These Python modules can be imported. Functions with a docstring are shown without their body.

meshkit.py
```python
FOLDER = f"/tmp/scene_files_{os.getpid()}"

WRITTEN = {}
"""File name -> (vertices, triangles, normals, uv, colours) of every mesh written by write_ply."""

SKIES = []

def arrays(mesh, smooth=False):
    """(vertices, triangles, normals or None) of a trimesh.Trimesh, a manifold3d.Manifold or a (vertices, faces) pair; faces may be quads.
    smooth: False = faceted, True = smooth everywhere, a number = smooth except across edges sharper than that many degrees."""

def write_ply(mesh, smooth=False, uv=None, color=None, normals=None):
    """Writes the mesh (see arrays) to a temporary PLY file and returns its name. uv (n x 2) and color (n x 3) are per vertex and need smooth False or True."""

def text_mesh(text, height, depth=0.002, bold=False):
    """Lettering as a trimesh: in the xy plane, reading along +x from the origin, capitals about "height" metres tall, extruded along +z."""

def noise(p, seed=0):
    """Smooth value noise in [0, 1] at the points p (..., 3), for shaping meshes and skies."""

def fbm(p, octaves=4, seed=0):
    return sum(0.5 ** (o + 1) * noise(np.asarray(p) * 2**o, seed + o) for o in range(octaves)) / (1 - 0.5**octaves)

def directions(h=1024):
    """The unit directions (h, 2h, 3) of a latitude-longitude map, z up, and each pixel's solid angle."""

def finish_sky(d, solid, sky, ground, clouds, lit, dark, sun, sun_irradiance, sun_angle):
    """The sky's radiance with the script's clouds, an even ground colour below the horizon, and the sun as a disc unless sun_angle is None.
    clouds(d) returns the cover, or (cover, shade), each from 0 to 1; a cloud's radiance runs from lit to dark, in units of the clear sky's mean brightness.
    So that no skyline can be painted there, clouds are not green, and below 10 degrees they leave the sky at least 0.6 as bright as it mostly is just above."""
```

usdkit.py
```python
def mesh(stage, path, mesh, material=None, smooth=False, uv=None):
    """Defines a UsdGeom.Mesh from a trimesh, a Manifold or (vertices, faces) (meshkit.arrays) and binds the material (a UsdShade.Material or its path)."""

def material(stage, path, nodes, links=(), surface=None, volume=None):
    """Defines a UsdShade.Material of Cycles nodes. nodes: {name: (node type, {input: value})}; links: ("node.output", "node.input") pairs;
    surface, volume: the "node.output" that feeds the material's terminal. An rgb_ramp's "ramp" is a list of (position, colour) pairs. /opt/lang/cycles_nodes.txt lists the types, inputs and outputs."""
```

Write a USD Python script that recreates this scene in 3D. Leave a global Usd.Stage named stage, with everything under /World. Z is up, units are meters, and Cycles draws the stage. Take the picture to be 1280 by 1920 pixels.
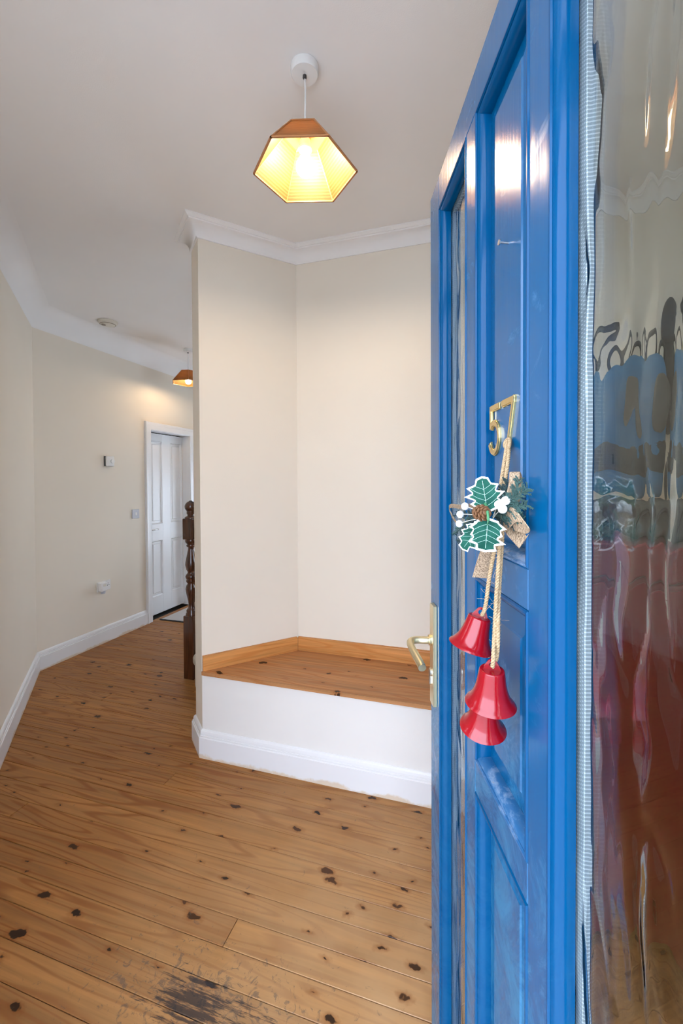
import math
import numpy as np
import trimesh
from shapely.geometry import LineString, Polygon, Point
from shapely import affinity, union_all
from pxr import Usd, UsdGeom, UsdLux, UsdShade, Gf, Sdf
import usdkit
import meshkit

rng = np.random.default_rng(57)
stage = Usd.Stage.CreateInMemory()
UsdGeom.SetStageUpAxis(stage, "Z")
UsdGeom.SetStageMetersPerUnit(stage, 1.0)
UsdGeom.Xform.Define(stage, "/World")
UsdGeom.Scope.Define(stage, "/World/Looks")

# ------------------------------------------------------------------ camera, sky, exposure
EYE = 1.42
YAW, PITCH, ROLL = 17.2683, 0.8861, -0.2647
FPX, CY = 801.122, 915.809
EXPOSURE = 1.5
SKY = 1.0
BULB = 125.0
BULB_HALL = 70.0
cam = UsdGeom.Camera.Define(stage, "/World/camera")
y_, p_, r_ = (math.radians(a) for a in (YAW, PITCH, ROLL))
Fw = np.array([-math.sin(y_) * math.cos(p_), math.cos(y_) * math.cos(p_), -math.sin(p_)])
R0 = np.array([math.cos(y_), math.sin(y_), 0.0])
U0 = np.cross(R0, Fw)
Rt = R0 * math.cos(r_) + U0 * math.sin(r_)
Up = -R0 * math.sin(r_) + U0 * math.cos(r_)
cam.AddTransformOp().Set(Gf.Matrix4d(*Rt, 0, *Up, 0, *(-Fw), 0, 0, 0, EYE, 1))
cam.CreateHorizontalApertureAttr(24.0)
cam.CreateVerticalApertureAttr(36.0)
cam.CreateFocalLengthAttr(FPX * 24.0 / 1280)
cam.CreateVerticalApertureOffsetAttr((CY - 960.0) * 24.0 / 1280)
cam.CreateClippingRangeAttr((0.02, 200.0))
cam.CreateExposureAttr(EXPOSURE)
sky = UsdLux.DomeLight.Define(stage, "/World/sky")
sky.CreateIntensityAttr(SKY)
sky.CreateColorAttr(Gf.Vec3f(0.82, 0.945, 1.16))

# ------------------------------------------------------------------ helpers
taken = {}


def numbered(parent, name):
    k = (parent, name)
    n = taken.get(k, -1) + 1
    taken[k] = n
    return name if n == 0 else f"{name}_{n:03d}"


def tag(prim, label=None, cat=None, group=None, kind=None):
    for k, v in (("label", label), ("category", cat), ("group", group), ("kind", kind)):
        if v:
            prim.SetCustomDataByKey(k, v)


def thing(name, label, cat, loc=(0, 0, 0), rotz=0.0, group=None, kind=None):
    path = "/World/" + numbered("/World", name)
    x = UsdGeom.Xform.Define(stage, path)
    x.AddTranslateOp().Set(Gf.Vec3d(*map(float, loc)))
    if rotz:
        x.AddRotateZOp().Set(float(rotz))
    tag(x.GetPrim(), label, cat, group, kind)
    return path


def obj(parent, name, mesh, mat, smooth=30, label=None, **kw):
    path = parent + "/" + numbered(parent, name)
    m = usdkit.mesh(stage, path, mesh, M[mat], smooth=smooth)
    tag(m.GetPrim(), label, **kw)
    return path


def cat(*ms):
    return trimesh.util.concatenate([m for m in ms if m is not None])


def rbox(x0, x1, y0, y1, z0, z1, c=0.0):
    if c <= 0:
        m = trimesh.creation.box([x1 - x0, y1 - y0, z1 - z0])
        m.apply_translation([(x0 + x1) / 2, (y0 + y1) / 2, (z0 + z1) / 2])
        return m
    pts = []
    for sx in (0, 1):
        for sy in (0, 1):
            for sz in (0, 1):
                p = np.array([(x0, x1)[sx], (y0, y1)[sy], (z0, z1)[sz]], float)
                s = np.array([1 - 2 * sx, 1 - 2 * sy, 1 - 2 * sz]) * c
                for k in range(3):
                    q = p + s
                    q[k] = p[k]
                    pts.append(q)
    return trimesh.Trimesh(np.array(pts)).convex_hull


def prism(poly, z0, z1):
    m = trimesh.creation.extrude_polygon(poly if isinstance(poly, Polygon) else Polygon(poly), z1 - z0, engine="earcut")
    m.apply_translation([0, 0, z0])
    return m


def tube(pts, r, n=8, cap=True):
    pts = np.asarray(pts, float)
    k = len(pts)
    r = np.broadcast_to(np.asarray(r, float), (k,))
    t = np.gradient(pts, axis=0)
    t /= np.linalg.norm(t, axis=1, keepdims=True) + 1e-12
    a = np.array([0.0, 0, 1]) if abs(t[0, 2]) < 0.9 else np.array([1.0, 0, 0])
    u = np.cross(t[0], a)
    u /= np.linalg.norm(u)
    V = []
    for i in range(k):
        u = u - t[i] * (u @ t[i])
        u /= np.linalg.norm(u)
        w = np.cross(t[i], u)
        an = np.linspace(0, 2 * np.pi, n, endpoint=False)
        V.append(pts[i] + r[i] * (np.cos(an)[:, None] * u + np.sin(an)[:, None] * w))
    V = np.vstack(V)
    F = []
    for i in range(k - 1):
        for j in range(n):
            a0, a1 = i * n + j, i * n + (j + 1) % n
            F += [[a0, a1, a1 + n], [a0, a1 + n, a0 + n]]
    if cap:
        V = np.vstack([V, pts[:1], pts[-1:]])
        for j in range(n):
            F += [[k * n, (j + 1) % n, j], [k * n + 1, (k - 1) * n + j, (k - 1) * n + (j + 1) % n]]
    return trimesh.Trimesh(V, F, process=False)


def smoothline(pts, n=40):
    from scipy.interpolate import CubicSpline
    pts = np.asarray(pts, float)
    d = np.r_[0, np.cumsum(np.linalg.norm(np.diff(pts, axis=0), axis=1))]
    return CubicSpline(d, pts)(np.linspace(0, d[-1], n))


def lathe(profile, n=40):
    """profile: (radius, z) pairs, bottom to top or closed; about z."""
    pr = np.asarray(profile, float)
    k = len(pr)
    an = np.linspace(0, 2 * np.pi, n, endpoint=False)
    V = np.vstack([np.c_[r * np.cos(an), r * np.sin(an), np.full(n, z)] for r, z in pr])
    F = []
    for i in range(k - 1):
        for j in range(n):
            a0, a1 = i * n + j, i * n + (j + 1) % n
            F += [[a0, a1, a1 + n], [a0, a1 + n, a0 + n]]
    return trimesh.Trimesh(V, F, process=False)


def run(path, profile, closed=False):
    """Sweeps profile [(off, h), ...] (an open or closed outline) along the plan polyline, off to the right of travel; mitred."""
    P = np.asarray(path, float)
    n = len(P)
    pr = np.asarray(profile, float)
    k = len(pr)
    V = []
    for i in range(n):
        dirs = []
        if closed or i > 0:
            d = P[i] - P[i - 1]
            dirs.append(d / np.linalg.norm(d))
        if closed or i < n - 1:
            d = P[(i + 1) % n] - P[i]
            dirs.append(d / np.linalg.norm(d))
        ns = [np.array([d[1], -d[0]]) for d in dirs]
        m = sum(ns)
        m = m / np.linalg.norm(m)
        m = m / (m @ ns[0])
        V.append(np.c_[P[i] + pr[:, :1] * m, pr[:, 1]])
    V = np.vstack(V)
    F = []
    for i in range(n if closed else n - 1):
        b = ((i + 1) % n) * k
        for j in range(k):
            j2 = (j + 1) % k
            F += [[i * k + j, i * k + j2, b + j2], [i * k + j, b + j2, b + j]]
    if not closed:
        ear = trimesh.creation.triangulate_polygon(Polygon(pr), engine="earcut")
        for vi, e in enumerate((0, n - 1)):
            # match triangulation vertices to profile points
            idx = [int(np.argmin(np.linalg.norm(pr - q, axis=1))) for q in ear[0]]
            for f in ear[1]:
                g = [e * k + idx[a] for a in f]
                F.append(g if vi else g[::-1])
    m = trimesh.Trimesh(V, F, process=False)
    trimesh.repair.fix_normals(m)
    return m


def ribbon(pts, wdir, w, t=0.0008, n=30, taper=None):
    """A flat strip along pts, wdir = across direction(s), of width w."""
    pts = smoothline(pts, n)
    wd = np.asarray(wdir, float)
    wd = np.broadcast_to(wd, (n, 3)) if wd.ndim == 1 else np.array([np.interp(np.linspace(0, 1, n), np.linspace(0, 1, len(wd)), wd[:, c]) for c in range(3)]).T
    tg = np.gradient(pts, axis=0)
    nm = np.cross(tg, wd)
    nm /= np.linalg.norm(nm, axis=1, keepdims=True) + 1e-12
    wd = wd / np.linalg.norm(wd, axis=1, keepdims=True)
    ww = w * (np.ones(n) if taper is None else np.interp(np.linspace(0, 1, n), np.linspace(0, 1, len(taper)), taper))[:, None]
    m = 5
    V = []
    for sgn in (1, -1):
        for q in np.linspace(-.5, .5, m):
            V.append(pts + wd * ww * q + nm * sgn * t / 2)
    V = np.array(V)          # (2m, n, 3)
    idx = np.arange(2 * m * n).reshape(2 * m, n)
    order = list(range(m)) + list(range(2 * m - 1, m - 1, -1))
    F = []
    for a in range(len(order)):
        b = (a + 1) % len(order)
        for i in range(n - 1):
            i0, i1, j0, j1 = idx[order[a], i], idx[order[a], i + 1], idx[order[b], i], idx[order[b], i + 1]
            F += [[i0, i1, j1], [i0, j1, j0]]
    for e in (0, n - 1):
        for q in range(m - 1):
            a, b, c, d = idx[q, e], idx[q + 1, e], idx[m + q + 1, e], idx[m + q, e]
            F += [[a, b, c], [a, c, d]]
    msh = trimesh.Trimesh(V.reshape(-1, 3), F, process=False)
    trimesh.repair.fix_normals(msh)
    return msh


def move(m, loc=(0, 0, 0), rz=0.0):
    m = m.copy()
    if rz:
        m.apply_transform(trimesh.transformations.rotation_matrix(rz, [0, 0, 1]))
    m.apply_translation(loc)
    return m


# ------------------------------------------------------------------ materials
M = {}


def mat(name, nodes, links=(), surface="p.BSDF"):
    M[name] = usdkit.material(stage, "/World/Looks/" + name, nodes, links, surface=surface)


def plain(name, col, rough=0.5, metal=0.0, bump=None, **kw):
    nodes = {"p": ("principled_bsdf", dict(base_color=col, roughness=rough, metallic=metal, **kw))}
    links = []
    if bump:
        sc, st, ds = bump
        nodes |= {"g": ("geometry", {}), "n": ("noise_texture", {"scale": sc, "detail": 4}), "b": ("bump", {"strength": st, "distance": ds})}
        links += [("g.position", "n.vector"), ("n.fac", "b.height"), ("b.normal", "p.normal")]
    mat(name, nodes, links)


def wall_mat(name, col, var=0.03, rough=0.75):
    a = [min(1, c * (1 + var)) for c in col]
    b = [c * (1 - var) for c in col]
    mat(name, {"g": ("geometry", {}), "n": ("noise_texture", {"scale": 1.7, "detail": 5, "roughness": 0.6}),
               "r": ("rgb_ramp", {"ramp": [(0.3, b), (0.7, a)]}),
               "n2": ("noise_texture", {"scale": 260, "detail": 3}), "b": ("bump", {"strength": 0.12, "distance": 0.002}),
               "p": ("principled_bsdf", {"roughness": rough, "specular_ior_level": 0.3})},
        [("g.position", "n.vector"), ("n.fac", "r.fac"), ("r.color", "p.base_color"), ("g.position", "n2.vector"), ("n2.fac", "b.height"), ("b.normal", "p.normal")])


wall_mat("cream_paint", (0.81, 0.735, 0.62), 0.015)
wall_mat("pale_paint", (0.80, 0.775, 0.735), 0.015)
wall_mat("ceiling_paint", (0.86, 0.835, 0.805), 0.015)
plain("white_gloss", (0.80, 0.80, 0.80), 0.35, bump=(60, 0.06, 0.002))
plain("white_plastic", (0.80, 0.79, 0.77), 0.35)
plain("old_plastic", (0.72, 0.68, 0.58), 0.4)
plain("brown_plastic", (0.30, 0.25, 0.19), 0.5)
plain("grey_plastic", (0.55, 0.56, 0.60), 0.35)
plain("dark_plastic", (0.03, 0.028, 0.028), 0.35)
plain("steel", (0.6, 0.58, 0.55), 0.3, 1.0)
plain("brass", (0.83, 0.66, 0.33), 0.28, 1.0, bump=(90, 0.05, 0.002))
plain("satin_brass", (0.86, 0.76, 0.50), 0.33, 1.0)
plain("red_enamel", (0.23, 0.0025, 0.007), 0.13, bump=(35, 0.02, 0.003))
plain("white_berry", (0.86, 0.87, 0.9), 0.45)
plain("concrete", (0.42, 0.41, 0.40), 0.85, bump=(40, 0.3, 0.01))
plain("render_paint", (0.6, 0.58, 0.55), 0.85)
plain("maroon_paint", (0.32, 0.012, 0.026), 0.4, bump=(8, 0.1, 0.01))
plain("navy_fabric", (0.018, 0.15, 0.33), 0.8, bump=(300, 0.3, 0.003))
plain("black_fabric", (0.010, 0.010, 0.012), 0.75, bump=(300, 0.3, 0.003))
plain("grey_fabric", (0.10, 0.095, 0.09), 0.8, bump=(300, 0.3, 0.003))
plain("beige_carpet", (0.60, 0.52, 0.42), 0.95, bump=(900, 0.6, 0.003))
plain("grey_rug", (0.55, 0.52, 0.50), 0.95, bump=(700, 0.6, 0.003))
plain("dark_edge", (0.05, 0.05, 0.055), 0.9)
plain("dark_void", (0.02, 0.016, 0.012), 0.9)
plain("cone_brown", (0.13, 0.052, 0.016), 0.65, bump=(200, 0.3, 0.002))
plain("stalk_white", (0.62, 0.62, 0.55), 0.6)
plain("fir_green", (0.032, 0.078, 0.066), 0.8)
plain("fir_dark", (0.018, 0.042, 0.042), 0.8)
plain("leaf_white", (0.82, 0.85, 0.84), 0.5)
plain("leaf_stem", (0.05, 0.20, 0.08), 0.6)
plain("spacer_aluminium", (0.62, 0.65, 0.68), 0.35, 0.6)
plain("cord_white", (0.75, 0.74, 0.72), 0.5)

# baseboards: white gloss, tan where the paint has rubbed off beside the boards
mat("baseboard_paint", {"g": ("geometry", {}), "s": ("separate_xyz", {}), "n": ("noise_texture", {"scale": 7, "detail": 6, "roughness": 0.65}),
                        "k": ("math", {"math_type": "multiply_add", "value2": -0.085, "value3": 0.055}), "d": ("math", {"math_type": "subtract"}),
                        "m": ("map_range", {"from_min": -0.006, "from_max": 0.006, "to_min": 0.0, "to_max": 0.55, "clamp": True}),
                        "c": ("mix_color", {"a": (0.80, 0.80, 0.80), "b": (0.62, 0.42, 0.19)}),
                        "p": ("principled_bsdf", {"roughness": 0.35})},
    [("g.position", "s.vector"), ("g.position", "n.vector"), ("n.fac", "k.value1"), ("k.value", "d.value1"), ("s.z", "d.value2"), ("d.value", "m.value"), ("m.result", "c.fac"), ("c.result", "p.base_color")])


def paint_mat(name, base, scuff, rough, spec):
    """Blue gloss door paint: brush relief everywhere, pale chalky scuffs on the lower half where feet and bags rub."""
    mat(name, {"g": ("geometry", {}), "mp": ("mapping", {"scale": (60, 60, 4)}), "n": ("noise_texture", {"scale": 1.0, "detail": 4}),
               "b": ("bump", {"strength": 0.10, "distance": 0.003}), "n2": ("noise_texture", {"scale": 9, "detail": 6, "roughness": 0.7, "distortion": 1.0}),
               "s": ("separate_xyz", {}), "h": ("map_range", {"from_min": 1.25, "from_max": 0.75, "to_min": -0.25, "to_max": 0.0, "clamp": True}),
               "a": ("math", {"math_type": "add"}), "m": ("map_range", {"from_min": 0.35, "from_max": 0.75, "to_min": 0.0, "to_max": 0.75, "clamp": True}),
               "c": ("mix_color", {"a": base, "b": scuff}), "rr": ("map_range", {"from_min": 0.0, "from_max": 0.5, "to_min": rough, "to_max": 0.38, "clamp": True}),
               "p": ("principled_bsdf", {"specular_ior_level": spec})},
        [("g.position", "mp.vector"), ("mp.vector", "n.vector"), ("n.fac", "b.height"), ("b.normal", "p.normal"), ("g.position", "n2.vector"), ("g.position", "s.vector"),
         ("s.z", "h.value"), ("n2.fac", "a.value1"), ("h.result", "a.value2"), ("a.value", "m.value"), ("m.result", "c.fac"), ("c.result", "p.base_color"), ("m.result", "rr.value"), ("rr.result", "p.roughness")])


paint_mat("blue_paint", (0.0003, 0.076, 0.195), (0.045, 0.22, 0.36), 0.17, 0.4)
mat("blue_worn", {"g": ("geometry", {}), "mp": ("mapping", {"scale": (30, 30, 90)}), "n": ("noise_texture", {"scale": 1.0, "detail": 6, "roughness": 0.7}),
                  "r": ("rgb_ramp", {"ramp": [(0.0, (0.0, 0.066, 0.195)), (0.50, (0.02, 0.10, 0.23)), (0.62, (0.13, 0.21, 0.33)), (0.72, (0.20, 0.17, 0.16))]}), "p": ("principled_bsdf", {"roughness": 0.28, "specular_ior_level": 0.3})},
    [("g.position", "mp.vector"), ("mp.vector", "n.vector"), ("n.fac", "r.fac"), ("r.color", "p.base_color")])
paint_mat("blue_gloss", (0.0, 0.054, 0.148), (0.002, 0.070, 0.165), 0.14, 0.15)


def wood(name, lo, hi, streak, dirt, gx=1.0, knots=0.3, rough=0.42, turn=0.0):
    """Knotty pine with grain along world x (each board offset by its own random number)."""
    n = {"g0": ("geometry", {}), "g": ("mapping", {"rotation": (0, 0, turn)}), "o": ("object_info", {}),
         "ox": ("math", {"math_type": "multiply", "value2": 37.0}), "oy": ("math", {"math_type": "multiply", "value2": 91.0}), "ov": ("combine_xyz", {}),
         "P": ("vector_math", {"math_type": "add"}),
         "m1": ("mapping", {"scale": (1.6, 46, 46)}), "n1": ("noise_texture", {"scale": 1.0, "detail": 5, "roughness": 0.6}),
         "m2": ("mapping", {"scale": (0.9 * gx, 11, 11)}), "n2": ("noise_texture", {"scale": 1.0, "detail": 1.5, "roughness": 0.4, "distortion": 0.3}),
         "k2": ("math", {"math_type": "multiply", "value2": 62.0}), "sn": ("math", {"math_type": "sine"}),
         "st": ("map_range", {"from_min": 0.45, "from_max": 1.0, "to_min": 0.0, "to_max": 0.72, "clamp": True}),
         "m3": ("mapping", {"scale": (4.6, 9.5, 9.5)}), "v": ("voronoi_texture", {"dimensions": "2D", "scale": 1.0, "use_normalize": False}),
         "vs": ("separate_color", {}), "kg": ("math", {"math_type": "power", "value2": 2.9}), "wpn": ("noise_texture", {"scale": 28.0, "detail": 2}), "wps": ("vector_math", {"math_type": "scale", "scale": 0.035}), "wpa": ("vector_math", {"math_type": "add"}), "kr": ("math", {"math_type": "multiply_add", "value2": 0.10, "value3": -0.020}),
         "kn": ("noise_texture", {"scale": 90.0, "detail": 3}), "kd": ("math", {"math_type": "multiply_add", "value2": 0.085}),
         "df": ("math", {"math_type": "subtract"}), "km": ("map_range", {"from_min": -0.012, "from_max": 0.012, "clamp": True}),
         "hm": ("map_range", {"from_min": -0.10, "from_max": 0.0, "to_max": 0.55, "clamp": True}),
         "pick": ("math", {"math_type": "greater_than", "value2": 1 - knots}), "km2": ("math", {"math_type": "multiply"}), "hm2": ("math", {"math_type": "multiply"}),
         "tone": ("mix_color", {"a": lo, "b": hi}), "gr": ("map_range", {"from_min": 0.3, "from_max": 0.7, "to_min": 0.66, "to_max": 1.16, "clamp": True}),
         "grm": ("mix_color", {"blend_type": "multiply", "fac": 1.0}), "stm": ("mix_color", {"b": streak}), "hal": ("mix_color", {"b": streak}),
         "kc": ("mix_color", {"a": (0.010, 0.0045, 0.002), "b": (0.085, 0.032, 0.010)}), "knm": ("mix_color", {}), "grc": ("combine_color", {}),
         "b": ("bump", {"strength": 0.12, "distance": 0.002}), "rg": ("map_range", {"from_min": 0.3, "from_max": 0.7, "to_min": rough - 0.08, "to_max": rough + 0.12, "clamp": True}),
         "p": ("principled_bsdf", {"specular_ior_level": 0.28})}
    l = [("g0.position", "g.vector"), ("o.random", "ox.value1"), ("o.random", "oy.value1"), ("ox.value", "ov.x"), ("oy.value", "ov.z"), ("g.vector", "P.vector1"), ("ov.vector", "P.vector2"),
         ("P.vector", "m1.vector"), ("m1.vector", "n1.vector"), ("P.vector", "m2.vector"), ("m2.vector", "n2.vector"), ("n2.fac", "k2.value1"), ("k2.value", "sn.value1"), ("sn.value", "st.value"),
         ("P.vector", "wpn.vector"), ("wpn.color", "wps.vector1"), ("P.vector", "wpa.vector1"), ("wps.vector", "wpa.vector2"), ("wpa.vector", "m3.vector"), ("m3.vector", "v.vector"), ("v.color", "vs.color"), ("vs.g", "kg.value1"), ("kg.value", "kr.value1"), ("P.vector", "kn.vector"), ("kn.fac", "kd.value1"), ("kr.value", "kd.value3"),
         ("kd.value", "df.value1"), ("v.distance", "df.value2"), ("df.value", "km.value"), ("df.value", "hm.value"), ("vs.r", "pick.value1"),
         ("km.result", "km2.value1"), ("pick.value", "km2.value2"), ("hm.result", "hm2.value1"), ("pick.value", "hm2.value2"),
         ("o.random", "tone.fac"), ("n1.fac", "gr.value"), ("gr.result", "grc.r"), ("gr.result", "grc.g"), ("gr.result", "grc.b"), ("tone.result", "grm.a"), ("grc.color", "grm.b"),
         ("grm.result", "stm.a"), ("st.result", "stm.fac"), ("hm2.value", "hal.fac"), ("hal.result", "knm.a"), ("km2.value", "knm.fac"), ("vs.b", "kc.fac"), ("kc.result", "knm.b"),
         ("n1.fac", "b.height"), ("b.normal", "p.normal"), ("n1.fac", "rg.value"), ("rg.result", "p.roughness")]
    out = "knm.result"
    if not dirt:
        l.append(("stm.result", "hal.a"))
    if dirt:
        # worn and blackened boards where people step in from the front door
        n |= {"dm": ("mapping", {"location": (0.70, -0.97, 0), "scale": (1, 1, 1)}), "dsc": ("mapping", {"scale": (2.0, 4.6, 0)}), "dl": ("vector_math", {"math_type": "length"}),
              "dn": ("mapping", {"scale": (7, 70, 1)}), "dnn": ("noise_texture", {"scale": 1.0, "detail": 6, "roughness": 0.7}),
              "dr": ("map_range", {"from_min": 0.0, "from_max": 1.05, "to_min": 0.66, "to_max": 0.10, "clamp": True}),
              "ds": ("math", {"math_type": "add"}), "dmk": ("map_range", {"from_min": 1.02, "from_max": 1.10, "to_min": 0, "to_max": 0.85, "clamp": True}),
              "dc": ("mix_color", {"b": (0.024, 0.024, 0.028)}),
              "sc": ("noise_texture", {"scale": 26, "detail": 8, "roughness": 0.75, "distortion": 1.6}), "sr": ("math", {"math_type": "multiply_add", "value2": 0.25}),
              "smk": ("map_range", {"from_min": 0.645, "from_max": 0.71, "to_min": 0, "to_max": 0.6, "clamp": True}), "scm": ("mix_color", {"b": (0.09, 0.075, 0.065)}),
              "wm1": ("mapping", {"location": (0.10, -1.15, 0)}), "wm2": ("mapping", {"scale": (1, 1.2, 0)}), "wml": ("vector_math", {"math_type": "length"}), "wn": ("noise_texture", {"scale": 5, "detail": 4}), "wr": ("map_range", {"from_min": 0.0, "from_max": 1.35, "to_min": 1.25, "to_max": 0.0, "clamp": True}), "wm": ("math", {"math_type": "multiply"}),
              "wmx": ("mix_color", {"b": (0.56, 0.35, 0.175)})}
        l += [("g.vector", "dm.vector"), ("dm.vector", "dsc.vector"), ("dsc.vector", "dl.vector1"), ("g.vector", "dn.vector"), ("dn.vector", "dnn.vector"), ("dl.value", "dr.value"),
              ("dr.result", "ds.value1"), ("dnn.fac", "ds.value2"), ("ds.value", "dmk.value"), ("g.vector", "sc.vector"), ("dr.result", "sr.value1"), ("sc.fac", "sr.value3"), ("sr.value", "smk.value"),
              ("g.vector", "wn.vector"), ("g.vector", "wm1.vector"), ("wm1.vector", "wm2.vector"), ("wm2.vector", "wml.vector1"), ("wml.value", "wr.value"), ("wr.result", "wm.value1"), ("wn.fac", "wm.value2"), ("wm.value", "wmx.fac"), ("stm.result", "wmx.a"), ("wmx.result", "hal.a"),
              (out, "scm.a"), ("smk.result", "scm.fac"), ("scm.result", "dc.a"), ("dmk.result", "dc.fac")]
        out = "dc.result"
    l.append((out, "p.base_color"))
    mat(name, n, l)


wood("floor_pine", (0.31, 0.130, 0.034), (0.43, 0.192, 0.053), (0.225, 0.068, 0.011), True, knots=0.80)
wood("bench_pine", (0.50, 0.235, 0.095), (0.50, 0.235, 0.095), (0.40, 0.15, 0.045), False, knots=0.45)
wood("upstand_pine", (0.62, 0.27, 0.08), (0.66, 0.30, 0.09), (0.52, 0.19, 0.045), False, knots=-0.1, rough=0.35)
wood("upstand_pine_slanted", (0.62, 0.27, 0.08), (0.66, 0.30, 0.09), (0.52, 0.19, 0.045), False, knots=-0.1, rough=0.35, turn=-math.atan2(0.406, 0.368))
mat("dark_mahogany", {"g": ("geometry", {}), "mp": ("mapping", {"scale": (60, 60, 5)}), "n": ("noise_texture", {"scale": 1.0, "detail": 4}),
                      "r": ("rgb_ramp", {"ramp": [(0.3, (0.030, 0.009, 0.004)), (0.7, (0.085, 0.026, 0.010))]}), "p": ("principled_bsdf", {"roughness": 0.2, "coat_weight": 0.6, "coat_roughness": 0.08})},
    [("g.position", "mp.vector"), ("mp.vector", "n.vector"), ("n.fac", "r.fac"), ("r.color", "p.base_color")])

# lamp: thin woven-wood leaves that let the bulb shine through, redder laths
mat("shade_veneer", {"t": ("texture_coordinate", {}), "w": ("wave_texture", {"bands_direction": "z", "scale": 42, "distortion": 1.0, "detail": 2, "detail_scale": 3.0}),
                     "r": ("rgb_ramp", {"ramp": [(0.0, (0.20, 0.105, 0.032)), (1.0, (0.28, 0.165, 0.062))]}),
                     "d": ("principled_bsdf", {"roughness": 0.5}), "tr": ("translucent_bsdf", {}), "mx": ("mix_closure", {"fac": 0.45})},
    [("t.object", "w.vector"), ("w.fac", "r.fac"), ("r.color", "d.base_color"), ("r.color", "tr.color"), ("d.BSDF", "mx.closure1"), ("tr.BSDF", "mx.closure2")], surface="mx.closure")
plain("shade_lath", (0.42, 0.17, 0.055), 0.45)
mat("bulb_glow", {"e": ("emission", {"color": (1.0, 0.76, 0.49), "strength": BULB})}, surface="e.emission")
mat("bulb_glow_hall", {"e": ("emission", {"color": (1.0, 0.74, 0.46), "strength": BULB_HALL})}, surface="e.emission")

# window glass
mat("rippled_glass", {"g": ("glass_bsdf", {"color": (0.93, 0.96, 0.95), "roughness": 0.0, "IOR": 1.48})}, surface="g.BSDF")
mat("clear_pane", {"f": ("layer_weight", {"blend": 0.5}), "pw": ("math", {"math_type": "power", "value2": 5.0}), "sc": ("math", {"math_type": "multiply_add", "value2": 0.96, "value3": 0.04}),
                   "t": ("transparent_bsdf", {"color": (0.96, 0.975, 0.97)}), "gl": ("glossy_bsdf", {"color": (1, 1, 1), "roughness": 0.0}), "mx": ("mix_closure", {})},
    [("f.facing", "pw.value1"), ("pw.value", "sc.value1"), ("sc.value", "mx.fac"), ("t.BSDF", "mx.closure1"), ("gl.BSDF", "mx.closure2")], surface="mx.closure")
mat("perforated_spacer", {"g": ("texture_coordinate", {}), "s": ("separate_xyz", {}), "k": ("math", {"math_type": "multiply", "value2": 1600.0}), "sn": ("math", {"math_type": "sine"}),
                          "kx": ("math", {"math_type": "multiply", "value2": 800.0}), "sx": ("math", {"math_type": "sine"}), "pr": ("math", {"math_type": "multiply"}),
                          "gt": ("map_range", {"from_min": 0.30, "from_max": 0.55, "clamp": True}), "c": ("mix_color", {"a": (0.50, 0.52, 0.54), "b": (0.9, 0.91, 0.93)}),
                          "p": ("principled_bsdf", {"roughness": 0.4, "metallic": 0.2})},
    [("g.object", "s.vector"), ("s.z", "k.value1"), ("k.value", "sn.value1"), ("s.x", "kx.value1"), ("kx.value", "sx.value1"), ("sn.value", "pr.value1"), ("sx.value", "pr.value2"), ("pr.value", "gt.value"), ("gt.result", "c.fac"), ("c.result", "p.base_color")])
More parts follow.
